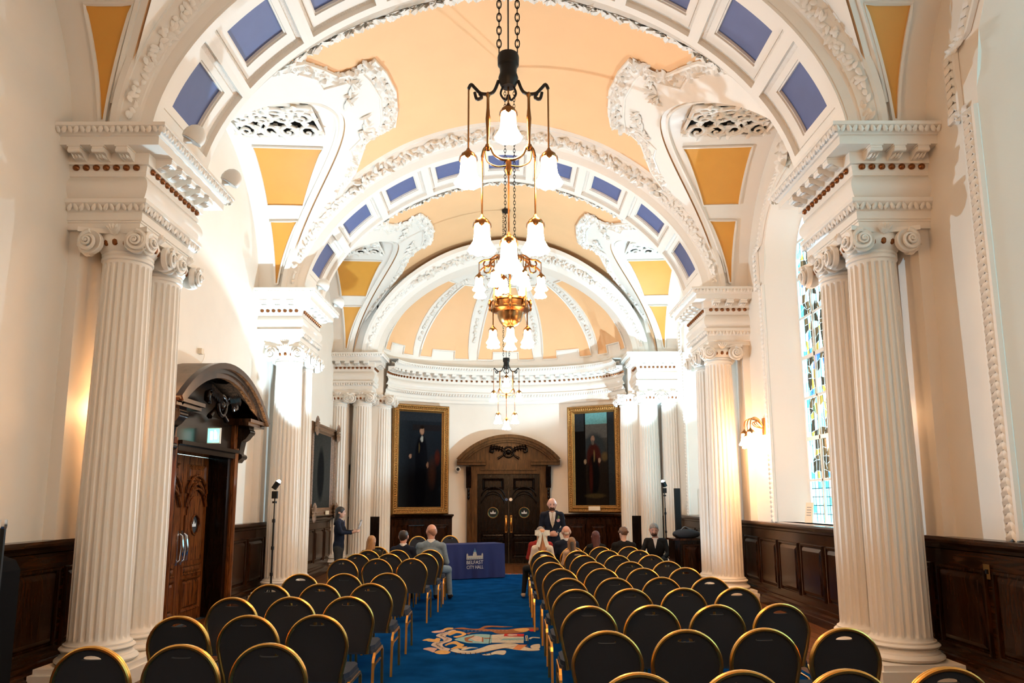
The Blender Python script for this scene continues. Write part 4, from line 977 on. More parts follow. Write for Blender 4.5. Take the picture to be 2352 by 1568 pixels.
# ================================================================== PAINTINGS
CANV = vcol_mat('painted_canvas', .5, .012)
def blob(u, v, cu, cv, ru, rv): return max(0, 1-((u-cu)/ru)**2-((v-cv)/rv)**2)
def mixc(a, b, t): t = max(0, min(1, t)); return tuple(x*(1-t)+y*t for x, y in zip(a, b))
def art_a(u, v):
    c = mixc((.006, .006, .008), (.018, .024, .032), (v-.3)*1.4)
    if v > .9: c = (.030, .036, .046)
    if u < .25: c = mixc(c, (.035, .045, .055), .5*(1-u/.25))
    if .30 < u < .98 and .80 < v < .87: c = mixc(c, (.02, .012, .010), .6)
    c = mixc(c, (.004, .004, .006), 3*blob(u, v, .52, .50, .16, .28)); c = mixc(c, (.003, .003, .005), 3*blob(u, v, .50, .22, .15, .28))
    c = mixc(c, (.07, .012, .006), 1.2*blob(u, v, .90, .52, .08, .1)); c = mixc(c, (.05, .02, .012), .8*blob(u, v, .78, .36, .12, .2))
    c = mixc(c, (.42, .40, .36), 4*blob(u, v, .53, .715, .035, .035)); c = mixc(c, (.40, .22, .14), 4*blob(u, v, .53, .80, .055, .042))
    c = mixc(c, (.012, .008, .006), 3*blob(u, v, .53, .84, .05, .022)); c = mixc(c, (.36, .20, .13), 3*blob(u, v, .265, .53, .035, .025)); c = mixc(c, (.30, .16, .10), 3*blob(u, v, .67, .44, .025, .035))
    c = mixc(c, (.12, .08, .03), 1.5*blob(u, v, .47, .62, .015, .06)); return c
def art_b(u, v):
    c = (.008, .006, .005)
    if .28 < u < .82:
        c = mixc((.02, .014, .01), (.10, .095, .085), (v-.45)*2.2)
        if v > .88+.06*((u-.55)/.27)**2*0: c = (.18, .42, .42)
        elif v > .72: c = mixc(c, (.16, .15, .135), .6)
        c = mixc(c, (.035, .04, .042), 2*blob(u, v, .5, .62, .3, .18)); c = mixc(c, (.12, .075, .03), 1.2*blob(u, v, .75, .52, .1, .06))
    if u > .84: c = (.03, .035, .04)
    if u < .24 and v > .8: c = (.035, .04, .045)
    c = mixc(c, (.055, .012, .008), 2.5*blob(u, v, .48, .52, .2, .16)); c = mixc(c, (.006, .005, .005), 3*blob(u, v, .47, .32, .16, .24)); c = mixc(c, (.05, .010, .006), 1.2*blob(u, v, .40, .30, .06, .22))
    c = mixc(c, (.36, .20, .13), 4*blob(u, v, .46, .715, .05, .04)); c = mixc(c, (.13, .10, .08), 3*blob(u, v, .46, .675, .035, .03))
    c = mixc(c, (.36, .24, .15), 3*blob(u, v, .26, .47, .035, .03)); c = mixc(c, (.34, .22, .14), 3*blob(u, v, .62, .48, .035, .03)); c = mixc(c, (.20, .13, .05), 1.5*blob(u, v, .49, .53, .02, .08))
    c = mixc(c, (.07, .05, .02), 1.5*blob(u, v, .5, .10, .3, .03)); return c
def art_c(u, v):
    c = mixc((.05, .048, .042), (.10, .095, .085), u*.6+.2*math.sin(v*3)); return mixc(c, (.02, .02, .02), 2*blob(u, v, .5, .45, .2, .4))
def painting(P0, P1, z0, z1, fn, label, fw=.20, rococo=False, fm=None):
    P0 = Vector((*P0, 0)); P1 = Vector((*P1, 0)); d = P1-P0; wd = d.length; H = z1-z0
    c = thing('painting', label, 'painting', (P0.x, P0.y, z0), math.atan2(d.y, d.x)); fm = fm or FRAMEG     # local x along width, -y into room
    rs = [(0, .0), (0, -.08), (.03, -.12), (.055, -.11), (.065, -.08), (.11, -.075), (.125, -.095), (.15, -.09), (.165, -.05), (fw-.015, -.035), (fw, -.02)]
    def ring(e, y): return [(e, y, e), (wd-e, y, e), (wd-e, y, H-e), (e, y, H-e)]
    for nm, i in (('frame_rail', 0), ('frame_stile', 1), ('frame_rail', 2), ('frame_stile', 3)):
        b = MB(); j = (i+1) % 4; k = len(rs); v = [ring(*r)[i] for r in rs]+[ring(*r)[j] for r in rs]
        b.add(v, [(q, q+1, k+q+1, k+q) for q in range(k-1)]); 
        a0 = Vector(ring(.09, -.085)[i]); a1 = Vector(ring(.09, -.085)[j]); L_ = (a1-a0).length; m_ = int(L_/.06); dv = (a1-a0).normalized(); sd = Vector((0, -1, 0)).cross(dv)
        for q in range(m_):
            p = a0+(a1-a0)*((q+.5)/m_)
            for sg in (-1, 1): b.leaf(p+sd*sg*.015, dv+sd*sg*.8, (0, -1, 0), .07, .035, .02)
        b.build(nm, fm, c)
    if rococo:
        for (x, z) in ((.08, .1), (wd-.08, .1), (.08, H-.1), (wd-.08, H-.1)):
            b = MB()
            for i in range(14): a = 2*PI*i/14; b.leaf((x+.09*math.cos(a), -.13, z+.12*math.sin(a)), (math.cos(a), 0, math.sin(a)), (0, -1, 0), .22, .1, .07)
            b.build('corner_scroll', fm, c)
    NU, NV = 60, 110
    b = MB(); b.grid(lambda u, v: (fw+(wd-2*fw)*u, -.02, fw+(H-2*fw)*v), NU, NV); me = b.mesh('canvas', CANV)
    at = me.color_attributes.new('paint', 'FLOAT_COLOR', 'POINT'); rng = random.Random(3)
    data = []
    for j in range(NV+1):
        for i in range(NU+1):
            q = .85+.3*rng.random(); r_, g_, b_ = fn(i/NU, j/NV); q *= .55; data += [r_*q, g_*q, b_*q, 1]
    at.data.foreach_set('color', data); ob('canvas', me, c)
    MB().box(.02, wd-.02, -.015, .05, .02, H-.02).build('stretcher', DARK, c, False)
    return c
painting((-3.02, 19.62), (-1.60, 20.42), 1.33, 4.27, art_a, 'tall gilt-framed portrait of a standing man left of the apse door')
pb = painting((1.73, 20.42), (3.08, 19.66), 1.36, 4.24, art_b, 'tall gilt-framed portrait of a robed bearded man right of apse door')
MB().box(.62, .95, -.14, -.12, .06, .17).build('name_plaque', CARD, pb, False)
pc = painting((-4.33, 16.3), (-4.33, 18.5), 1.34, 3.45, art_c, 'carved wooden-framed painting on the left wall behind the officiant', .2, True, mat('carved_brown_frame', (.20, .11, .06), .45, var=.3, vscale=30, bump=.6, bscale=60))
MB().box(1.2, 1.5, -.15, -.13, .04, .13).build('name_plaque', CARD, pc, False)

# ================================================================== CHAIRS
def chair_parts():
    out = [(-.165, .40), (-.175, .46), (-.195, .54), (-.21, .62)]+[(-.214*math.cos(a), .655+.214*math.sin(a)) for a in np.linspace(0, PI, 25)]+[(.21, .62), (.195, .54), (.175, .46), (.165, .40)]
    def yb(z): return .045-.05*(z-.40)/.47                # raked back
    fm = MB(); fm.tube([(x, yb(z)-.008, z) for x, z in out], .0125, 8); fm.tube([(x*.985, yb(z)+.020, z-.002) for x, z in out], .010, 8)
    frame = fm.mesh('back_frame', GOLDM)
    inner = [(x*.95, z if z < .64 else .655+(z-.655)*.95) for x, z in out]
    hole = [(.058*math.cos(a), .812+.013*math.sin(a)+(.006*math.cos(a)**2)*-1) for a in np.linspace(0, 2*PI, 17)[:-1]]
    pd = MB(); pd.prism([inner, hole], lambda a, b, d: (a, yb(b)+d, b), -.004, .026)
    pad = pd.mesh('back_pad', FABRIC, True, 30)
    st = MB(); so = [(-.20, .04), (.20, .04), (.225, .12), (.225, .40), (.19, .47), (-.19, .47), (-.225, .40), (-.225, .12)]
    st.prism([so], lambda a, b, d: (a, b, d), .395, .425); st.prism([[(a*.96, .04+(b-.04)*.97) for a, b in so]], lambda a, b, d: (a, b, d), .425, .462)
    seat = st.mesh('seat', [NAVYSEAT], False)
    def sq(path): b = MB(); b.tube(path, .0155, 4); return b
    rl = sq([(0, -.02, 0), (0, .01, .33), (0, .03, .36)]).mesh('leg', GOLDM, False); fl = sq([(0, .50, 0), (0, .47, .36)]).mesh('leg', GOLDM, False)
    sr = sq([(0, .03, .355), (0, .07, .39), (0, .43, .39), (0, .47, .355)]); sr.tube([(0, .02, .26), (0, .10, .30), (0, .38, .30)], .010, 4); rail = sr.mesh('side_rail', GOLDM, False)
    return frame, pad, seat, rl, fl, rail
CH = chair_parts()
def make_chair(x, y, rz, label, group):
    c = thing('banquet_chair', label, 'chair', (x, y, .0085), rz, group); fr, pad, seat, rl, fl, rail = CH
    ob('back_frame', fr, c); ob('back_pad', pad, c); ob('seat', seat, c)
    for s in (-1, 1): ob('leg', rl, c, (s*.222, 0, 0)); ob('leg', fl, c, (s*.222, 0, 0)); ob('side_rail', rail, c, (s*.222, 0, 0))
    return c
ORD = ['front', 'second', 'third', 'fourth', 'fifth', 'sixth', 'seventh', 'eighth', 'ninth', 'tenth', 'eleventh']
SEAT = ['aisle seat', 'second seat from aisle', 'third seat from aisle', 'outermost seat']
rj = random.Random(5)
RY = [14.15, 13.15, 12.2, 11.13, 9.96, 9.02, 7.92, 6.96, 5.85, 4.75, 3.62]; RX = [.69, 1.185, 1.685, 2.19]
for i, y in enumerate(RY):
    for j, x in enumerate(RX):
        if i == 1 and j == 0: dx = -.04
        else: dx = 0
        sk = (.55-.012*0)*0
        make_chair(x+dx-(.055 if i in (2, 3, 4) and j == 0 else 0)+rj.uniform(-.004, .004), y+.035*j+rj.uniform(-.02, .02), rj.uniform(-.012, .012), 'black gold-framed chair, right block, %s row, %s' % (ORD[i], SEAT[j]), 'banquet chairs of the right block')
LY = [13.55, 12.6, 11.72, 10.72, 8.58, 7.52, 6.52, 5.5, 4.42]; LX = [-1.29, -1.775, -2.26]
for i, y in enumerate(LY):
    for j, x in enumerate(LX):
        make_chair(x+rj.uniform(-.004, .004)+(.06 if (i in (1, 2) and j == 0) else 0), y-.03*j+rj.uniform(-.02, .02), rj.uniform(-.012, .012), 'black gold-framed chair, left block, %s row, %s' % (ORD[i], SEAT[j] if j < 2 else 'seat nearest the left columns'), 'banquet chairs of the left block')
for k, (x, y) in enumerate(((-2.02, 17.45), (-1.31, 17.75))):
    make_chair(x, y, PI+.25, 'black gold-framed chair behind the blue table, %s one' % ('left' if k == 0 else 'right'), 'chairs behind the registry table')

# ================================================================== REGISTRY TABLE
ta = math.radians(22); T = thing('cloth_covered_table', 'table under a royal blue cloth with white city hall logo', 'table', (-.02, 16.83, .0085), ta)
W_, Dp = 1.62, .62; b = MB(); n = 40
def drape(t_, z):                              # t_ along the perimeter
    per = 2*(W_+Dp); q = (t_*per) % per
    if q < W_: p, nn = (-q, 0), (0, -1)
    elif q < W_+Dp: p, nn = (-W_, q-W_), (-1, 0)
    elif q < 2*W_+Dp: p, nn = (-W_+(q-W_-Dp), Dp), (0, 1)
    else: p, nn = (0, Dp-(q-2*W_-Dp)), (1, 0)
    o_ = (.74-z)*.05*(1+.5*math.sin(q*14)+.3*math.sin(q*31)); return (p[0]+nn[0]*o_, p[1]+nn[1]*o_, z)
b.grid(lambda u, v: drape(u, .74-.725*v), 120, 8); b.add([(0, 0, .74), (-W_, 0, .74), (-W_, Dp, .74), (0, Dp, .74)], [(0, 1, 2, 3)])
b.build('cloth', CLOTH, T)
MB().box(-W_+.02, -.02, .02, Dp-.02, .70, .735).build('table_top', WOODD, T, False)
for x in (-W_+.06, -.06):
    for y in (.06, Dp-.06): MB().tube([(x, y, 0), (x, y, .70)], .018, 6).build('leg', IRON, T)
LG = ob('logo', None, T, (-.73, -.085, 0)); LG.empty_display_size = .05
lb = MB(); fq = lambda a, b_, d: (a, -d, b_)
for q in ([(-.19, .42), (.19, .42), (.19, .50), (-.19, .50)], [(-.045, .50), (.045, .50), (.045, .54), (-.045, .54)], [(-.19, .50), (-.155, .50), (-.155, .53), (-.172, .555), (-.19, .53)], [(.155, .50), (.19, .50), (.19, .53), (.172, .555), (.155, .53)], [(-.035, .54), (.035, .54), (.03, .58), (-.03, .58)]): lb.prism([q], fq, 0, .004)
lb.build('building', mat('logo_cream', (.45, .42, .36), .8), LG, False)
lb = MB(); lb.prism([[(-.03, .58), (.03, .58), (.024, .605), (.01, .622), (0, .665), (-.01, .622), (-.024, .605)]], fq, 0, .005)
for i in range(9): lb.prism([[(-.175+.042*i, .435), (-.16+.042*i, .435), (-.16+.042*i, .455), (-.175+.042*i, .455)]], fq, .004, .006)
lb.build('dome_and_windows', mat('logo_blue', (.06, .20, .35), .8), LG, False)
def text(s, parent, loc, size, mt, width, nm):
    cu = bpy.data.curves.new(nm, 'FONT'); cu.body = s; cu.size = size; cu.align_x = 'CENTER'; cu.extrude = .002
    o = bpy.data.objects.new(nm, cu); COL.objects.link(o); bpy.context.view_layer.update()
    me = bpy.data.meshes.new_from_object(o.evaluated_get(bpy.context.evaluated_depsgraph_get())); bpy.data.objects.remove(o)
    me.materials.clear(); me.materials.append(mt); xs = [v.co.x for v in me.vertices]; k = width/(max(xs)-min(xs)); cxm = (max(xs)+min(xs))/2
    for v in me.vertices: v.co = ((v.co.x-cxm)*k, -v.co.z, v.co.y)
    return ob(nm, me, parent, loc)
text('BELFAST', LG, (0, -.012, .325), .105, WHITEP, .38, 'lettering'); text('CITY HALL', LG, (0, -.018, .225), .10, WHITEP, .38, 'lettering')

# ================================================================== SMALL FITTINGS
def uplight(x, y, z, label, rz=0):
    c = thing('cornice_light', label, 'light', (x, y, z), rz)
    b = MB(); b.ell((0, 0, 0), (.12, .10, .14), 14, 8); b.v = [(x_, y_, max(z_, -.045)) for x_, y_, z_ in b.v]; h_ = b.build('hood', WHITEG, c); h_.rotation_euler = (0, .5, 0)
    MB().lathe([(.0, -.052), (.10, -.05), (.10, -.043)], 14, cap=False).build('lens', mat('grey_lens', (.45, .45, .44), .15), c, rot=(0, .5, 0))
    MB().box(-.10, -.02, -.02, .02, -.06, .02).build('bracket', WHITEG, c, False)
uplight(-3.22, 7.30, 5.47, 'white hooded lamp on the front of nearest left cornice')
uplight(-3.22, 8.35, 5.47, 'white hooded lamp at the rear of nearest left cornice')
uplight(-3.22, 12.75, 5.47, 'white hooded lamp on the front of middle left cornice')
uplight(-3.22, 13.95, 5.47, 'white hooded lamp at the rear of middle left cornice')
def column_speaker(loc, h, label, mt, rz=0):
    c = thing('column_speaker', label, 'speaker', loc, rz); MB().box(-.055, .055, -.05, .05, 0, h).build('cabinet', mt, c, False)
    MB().box(-.045, .045, -.058, -.05, .03, h-.03).build('grille', GREYP if mt is not GREYP else BLACKP, c, False); MB().box(-.03, .03, .05, .12, h*.45, h*.55).build('bracket', BLACKP, c, False)
column_speaker((-4.00, 18.95, 1.98), .64, 'slim grey column speaker between the far left columns', GREYP)
cs = thing('speaker_stand', 'tall black column loudspeaker on a stand at the far right', 'speaker', (3.90, 16.98, 0)); MB().box(-.06, .06, -.06, .06, 1.0, 1.95).build('line_array', BLACKP, cs, False); MB().tube([(0, 0, .4), (0, 0, 1.0)], .02, 8).build('pole', BLACKP, cs); MB().box(-.17, .17, -.2, .2, 0, .45).build('subwoofer', BLACKP, cs, False)
def card(loc, rz, w_, h_, label, lean=-.15):
    c = thing('display_card', label, 'card', loc, rz); o = MB().box(-w_/2, w_/2, -.008, .008, 0, h_).build('board', CARD, c, False); o.rotation_euler = (lean, 0, 0)
    b = MB()
    for i in range(4): b.box(-w_*.3, w_*.3, -.010, -.008, h_*(.35+.13*i), h_*(.39+.13*i))
    b.build('printed_text', mat('print_grey', (.3, .27, .22), .7), o, False)
card((-3.07, 19.28, 1.33), -.6, .12, .24, 'small cream card standing left of the left portrait')
card((3.13, 19.30, 1.33), .6, .12, .24, 'small cream card standing right of the right portrait')
card((4.53, 11.15, 1.345), -PI/2+.3, .16, .30, 'tall cream card leaning on the stained glass window sill')
c = thing('exit_sign', 'glowing green exit sign on the left door lintel', 'sign', (-4.05, 10.38, 2.49)); MB().box(-.09, .09, -.02, .02, 0, .22).build('case', WHITEG, c, False)
MB().box(-.08, .08, -.026, -.02, .012, .208).build('lit_face', emis('exit_green', (.10, .75, .62), 1.6), c, False)
b = MB(); b.box(-.045, -.012, -.029, -.026, .05, .17); b.box(.010, .045, -.029, -.026, .06, .16); b.ell((.02, -.027, .178), (.012, .003, .012), 8, 4); b.build('pictogram', emis('exit_white', (.85, 1, .95), 2.0), c, False); MB().box(-.02, .02, .02, .10, .08, .14).build('bracket', BLACKP, c, False)
c = thing('cctv_camera', 'small black-eyed white dome camera left of the apse door', 'camera', (-1.32, 20.55, 2.55)); MB().lathe([(.0, -.04), (.06, -.03), (.07, 0), (.0, .02)], 14).build('housing', WHITEG, c, rot=(PI/2, 0, 0)); MB().ell((0, -.04, 0), (.045, .03, .045), 10, 6).build('lens_dome', BLACKP, c)
def plate(loc, rz, w_, h_, label, cat, mt, extra=None):
    c = thing(extra or 'wall_plate', label, cat, loc, rz); MB().box(-w_/2, w_/2, -.012, 0, 0, h_).build('plate', mt, c, False); MB().box(-w_*.15, w_*.15, -.02, -.012, h_*.35, h_*.65).build('rocker', BLACKP, c, False)
plate((-4.33, 11.98, .86), PI/2, .12, .14, 'small metal switch plate on the left wainscot by door', 'switch', CHROME, 'light_switch')
plate((4.345, 6.75, .98), -PI/2, .09, .13, 'brass socket plate on the right wainscot', 'socket', GOLDH, 'wall_socket')
plate((-3.97, 19.08, 1.55), 0, .10, .10, 'small white switch between the far left columns', 'switch', WHITEG, 'light_switch')
c = thing('wall_sensor', 'small beige sensor box on left wall above door pediment', 'sensor', (-XW, 10.45, 3.78)); MB().box(0, .06, -.04, .04, 0, .08).build('box', CARD, c, False); MB().tube(scroll([(.03, .04, .04), (.03, .12, .03), (.02, .13, -.05), (.01, .06, -.14)], 0), .004, 5).build('wire', CARD, c)
# lectern with bag
LC = thing('lectern', 'dark wooden lectern in front of the middle right column', 'lectern', (3.50, 14.55, 0), .12)
hx = [(-.30, -.16), (-.22, -.25), (.22, -.25), (.30, -.16), (.30, .22), (-.30, .22)]
MB().prism([[(a*.95, b_*.95) for a, b_ in hx]], lambda a, b_, d: (a, b_, d), .06, .93).build('body', WOODD, LC, False); MB().prism([[(a*1.05, b_*1.05) for a, b_ in hx]], lambda a, b_, d: (a, b_, d), 0, .07).build('plinth', WOODD, LC, False)
MB().prism([[(a*1.1, b_*1.1) for a, b_ in hx]], lambda a, b_, d: (a, b_, d), .93, .965).build('top_moulding', WOOD, LC, False)
pm_ = pan_mesh(.34, .14, .86); ob('panel', pm_, LC, (0, -.238, 0))
BG = thing('bag', 'black soft bag lying on the lectern top', 'bag', (3.50, 14.55, .966), .12); b = MB(); b.ell((0, 0, .07), (.27, .2, .10), 16, 10); b.v = [(x, y, max(0, z)) for x, y, z in b.v]; b.build('body', FABRIC, BG); MB().tube(scroll([(-.12, -.05, .15), (-.03, -.03, .21), (.06, -.02, .17), (.12, -.05, .14)], 0), .012, 6).build('strap', GREYP, BG)
# trolley at the left edge
TR = thing('trolley', 'black trolley with chrome push bar at the left edge', 'trolley', (-3.58, 5.30, 0))
b = MB(); b.prism([[(-.42, .1), (.10, .1), (.10, 1.20), (.06, 1.27), (-.06, 1.31), (-.25, 1.34), (-.42, 1.35)]], lambda a, b_, d: (a, d, b_), -.25, .25); b.build('body', mat('matt_black_case', (.006, .006, .007), .9, spec=.05), TR, False)
MB().tube([(-.42, -.2, 1.535), (.255, -.2, 1.54)], .018, 8).build('push_bar', CHROME, TR)
for x in (-.40, .245): MB().tube([(x, -.2, .9), (x, -.2, 1.53)], .018, 6).build('post', BLACKP, TR); MB().lathe([(.022, 1.51), (.026, 1.53), (.022, 1.57)], 8, (x, -.2, 0)).build('bar_end', CHROME, TR)
for x in (-.34, .08):
    for y in (-.18, .18): MB().lathe([(.05, -.02), (.055, 0), (.05, .02)], 12).build('wheel', BLACKP, TR, loc=(x, y, .055), rot=(PI/2, 0, 0))
# ================================================================== PEOPLE (one continuous surface each, from blended volumes)
def cap(a, b, ra, rb, m): return ('c', np.array(a, float), np.array(b, float), ra, rb, m)
def elp(c, r, m): return ('e', np.array(c, float), np.array(r, float), m)
def surf(prims, h, k=.022, minus=()):
    lo = np.min([np.minimum(p[1], p[2])-max(p[3], p[4]) if p[0] == 'c' else p[1]-p[2] for p in prims], axis=0)-3*h
    hi = np.max([np.maximum(p[1], p[2])+max(p[3], p[4]) if p[0] == 'c' else p[1]+p[2] for p in prims], axis=0)+3*h
    n = np.ceil((hi-lo)/h).astype(int)+1
    ax = [lo[i]+h*np.arange(n[i]) for i in range(3)]
    D = np.full(n, 1.0); B = np.full(n, 1.0); G = np.zeros(n, np.int16)
    def ev(p, X, Y, Z):
        if p[0] == 'c':
            a, b, ra, rb = p[1:5]; ab = b-a; q = ab@ab+1e-9
            t = np.clip(((X-a[0])*ab[0]+(Y-a[1])*ab[1]+(Z-a[2])*ab[2])/q, 0, 1)
            return np.sqrt((X-a[0]-ab[0]*t)**2+(Y-a[1]-ab[1]*t)**2+(Z-a[2]-ab[2]*t)**2)-(ra+(rb-ra)*t)
        c, r = p[1], p[2]; q = np.sqrt(((X-c[0])/r[0])**2+((Y-c[1])/r[1])**2+((Z-c[2])/r[2])**2); return (q-1)*min(r)
    for p in prims:
        a, b = (np.minimum(p[1], p[2])-max(p[3], p[4]), np.maximum(p[1], p[2])+max(p[3], p[4])) if p[0] == 'c' else (p[1]-p[2], p[1]+p[2])
        s = tuple(slice(max(0, int((a[i]-.07-lo[i])/h)), min(n[i], int((b[i]+.07-lo[i])/h)+2)) for i in range(3))
        X, Y, Z = np.meshgrid(*[ax[i][s[i]] for i in range(3)], indexing='ij')
        d = ev(p, X, Y, Z); Ds = D[s]; w_ = np.clip(.5+.5*(Ds-d)/k, 0, 1); D[s] = Ds*(1-w_)+d*w_-k*w_*(1-w_)
        Bs = B[s]; mk = d < Bs; Bs[mk] = d[mk]; B[s] = Bs; Gs = G[s]; Gs[mk] = p[-1]; G[s] = Gs
    if minus:
        X, Y, Z = np.meshgrid(*ax, indexing='ij')
        for p in minus: D = np.maximum(D, -ev(p, X, Y, Z))
    I = D < 0
    c8 = [D[i:n[0]-1+i, j:n[1]-1+j, l:n[2]-1+l] for i in (0, 1) for j in (0, 1) for l in (0, 1)]
    of = [(i, j, l) for i in (0, 1) for j in (0, 1) for l in (0, 1)]
    S = sum((c < 0).astype(np.int8) for c in c8); act = (S > 0) & (S < 8); idx = np.full(act.shape, -1); idx[act] = np.arange(act.sum())
    pos = np.zeros((act.sum(), 3)); cnt = np.zeros(act.sum())
    vals = [c[act] for c in c8]
    for a in range(8):
        for b in range(a+1, 8):
            if sum(abs(of[a][q]-of[b][q]) for q in range(3)) != 1: continue
            va, vb = vals[a], vals[b]; cr = (va < 0) != (vb < 0); t = np.where(cr, va/(va-vb+1e-12), 0)
            for q in range(3): pos[:, q] += np.where(cr, of[a][q]+(of[b][q]-of[a][q])*t, 0)
            cnt += cr
    base = np.argwhere(act); V = lo+h*(base+pos/cnt[:, None]); F = []; MI = []
    for axi in range(3):
        sl0 = [slice(1, n[q]-1) for q in range(3)]; sl1 = list(sl0); sl0[axi] = slice(0, n[axi]-1); sl1[axi] = slice(1, n[axi])
        A = I[tuple(sl0)]; Bq = I[tuple(sl1)]; ch = np.argwhere(A != Bq)
        if not len(ch): continue
        o_ = np.ones(3, int); o_[axi] = 0; P = ch+o_; u, v = [(1, 2), (2, 0), (0, 1)][axi]; e1 = np.eye(3, dtype=int)[u]; e2 = np.eye(3, dtype=int)[v]
        q = [idx[tuple((P-x).T)] for x in (e1+e2, e2, 0*e1, e1)]; q = np.stack(q, 1); ins = A[tuple(ch.T)]
        q[~ins] = q[~ins][:, ::-1]; F.append(q); sh_ = np.eye(3, dtype=int)[axi]; pi = np.where(ins[:, None], P, P+sh_); MI.append(G[tuple(pi.T)])
    return V, np.concatenate(F), np.concatenate(MI)
def surf_obj(name, prims, mats, h, parent, k=.022, minus=(), label=None):
    V, F, MI = surf(prims, h, k, minus); me = bpy.data.meshes.new(name); me.from_pydata(V.tolist(), [], F.tolist())
    for m_ in mats: me.materials.append(m_)
    me.polygons.foreach_set('material_index', MI.astype(np.int32)); me.shade_smooth(); me.update(); return ob(name, me, parent, label=label)
SKIN = mat('skin_fair', (.52, .31, .23), .5); SKINR = mat('skin_ruddy', (.50, .26, .19), .5); LIP = mat('lip', (.36, .10, .08), .5); EYE = mat('eye_dark', (.03, .02, .02), .3)
def fab(n, c): return mat('cloth_'+n, c, .85, var=.12, vscale=25, spec=.15)
NAVY = fab('navy_suit', (.010, .014, .028)); GREYS = fab('blue_grey_suit', (.15, .21, .27)); BLK = fab('black', (.010, .010, .011)); CHAR = fab('charcoal_trousers', (.035, .037, .038)); CREAM = fab('cream_knit', (.62, .56, .48)); REDF = fab('red_floral', (.22, .02, .018)); WHT = fab('white_shirt', (.66, .66, .66)); SILV = fab('champagne_satin', (.45, .41, .34)); SHOE = fab('shoe', (.012, .010, .010)); BEIGE = fab('beige_shoe', (.45, .36, .27))
def hairm(n, c): return mat('hair_'+n, c, .5, var=.35, vscale=14, stretch=(6, 6, .8), bump=.5, bscale=40)
H_BLK = hairm('black', (.008, .006, .006)); H_BLD = hairm('blonde', (.34, .17, .06)); H_STR = hairm('strawberry', (.42, .20, .09)); H_GRY = hairm('grey', (.20, .17, .15)); H_BRN = hairm('brown', (.10, .045, .02)); H_DBR = hairm('dark_brown', (.018, .010, .007)); H_RED = hairm('dark_red', (.055, .006, .007)); BEARD = hairm('beard', (.06, .022, .010))
# material slots: 0 skin 1 top 2 bottom 3 shoe 4 lip 5 eye 6 extra(shirt) 7 extra2(beard)
def hand(pr, w_, d, up, s=1, m=0):
    """hand at wrist w_, fingers along d, palm normal up"""
    d = np.array(d, float); d /= np.linalg.norm(d); up = np.array(up, float); up -= d*(up@d); up /= np.linalg.norm(up); sd = np.cross(d, up); w_ = np.array(w_, float)
    pr.append(cap(w_, w_+d*.075*s, .026*s, .033*s, m)); pr.append(cap(w_+d*.05*s-sd*.02*s, w_+d*.05*s+sd*.02*s, .022*s, .022*s, m))
    for i, (o_, L_) in enumerate(((-.030, .060), (-.010, .072), (.010, .068), (.029, .052))):
        b = w_+d*.085*s+sd*o_*s; mid = b+d*L_*.55*s-up*.008*s; tip = mid+d*L_*.35*s-up*.028*s; pr.append(cap(b, mid, .0105*s, .0098*s, m)); pr.append(cap(mid, tip, .0098*s, .0085*s, m))
    t0 = w_+d*.03*s-sd*.026*s; t1 = t0+d*.035*s-sd*.024*s-up*.008*s; pr.append(cap(t0, t1, .014*s, .012*s, m)); pr.append(cap(t1, t1+d*.03*s, .012*s, .010*s, m))
def head(pr, c, s, yaw=0, tilt=0, beard=False):
    """c head centre; tilt>0 looks down"""
    c = np.array(c, float); cy, sy = math.cos(yaw), math.sin(yaw); ct, st = math.cos(tilt), math.sin(tilt)
    def T(x, y, z): y, z = y*ct+z*st, -y*st+z*ct; return c+s*np.array((x*cy-y*sy, x*sy+y*cy, z))
    pr += [elp(T(0, -.008, .022), np.array((.083, .098, .097))*s, 0), elp(T(0, .012, -.03), np.array((.072, .080, .088))*s, 0), elp(T(0, .035, -.075), np.array((.050, .048, .042))*s, 0)]
    pr += [cap(T(0, .090, .0), T(0, .108, -.028), .011*s, .016*s, 0)]
    for q in (-1, 1):
        pr += [elp(T(q*.087, -.005, -.008), np.array((.017, .024, .034))*s, 0)]
    if beard: pr += [elp(T(0, .045, -.085), np.array((.052, .050, .042))*s, 7), cap(T(-.03, .088, -.045), T(.03, .088, -.045), .010*s, .010*s, 7), cap(T(-.06, .03, -.05), T(-.04, .06, -.09), .016*s, .02*s, 7), cap(T(.06, .03, -.05), T(.04, .06, -.09), .016*s, .02*s, 7)]
    return T
def face(T, s, root, brow):
    for q in (-1, 1):
        MB().ell((0, 0, 0), (.011*s, .011*s, .006*s), 8, 5).build('eye', EYE, root, loc=tuple(T(q*.033, .082, .006)))
        MB().tube([T(q*.018, .092, .026), T(q*.033, .091, .031), T(q*.050, .080, .026)], [.003*s, .004*s, .002*s], 5).build('eyebrow', brow, root)
    MB().tube([T(-.024, .084, -.060), T(0, .093, -.058), T(.024, .084, -.060)], [.002*s, .005*s, .002*s], 5).build('mouth', LIP, root)
def hair_short(T, s, root, m_, bald_top=False, h=.012):
    pr = [elp(T(0, -.014, .030), np.array((.090, .104, .100))*s, 0)]
    for q in (-1, 1): pr.append(cap(T(q*.072, -.02, .02), T(q*.070, -.035, -.035), .014*s, .012*s, 0))
    pr.append(elp(T(0, -.06, -.03), np.array((.062, .035, .06))*s, 0))
    mi = [elp(T(0, .088, -.02), np.array((.11, .078, .080))*s, 0)]
    if bald_top: mi.append(elp(T(0, -.02, .125), np.array((.045, .055, .04))*s, 0))
    surf_obj('hair', pr, [m_], h, root, .012, mi)
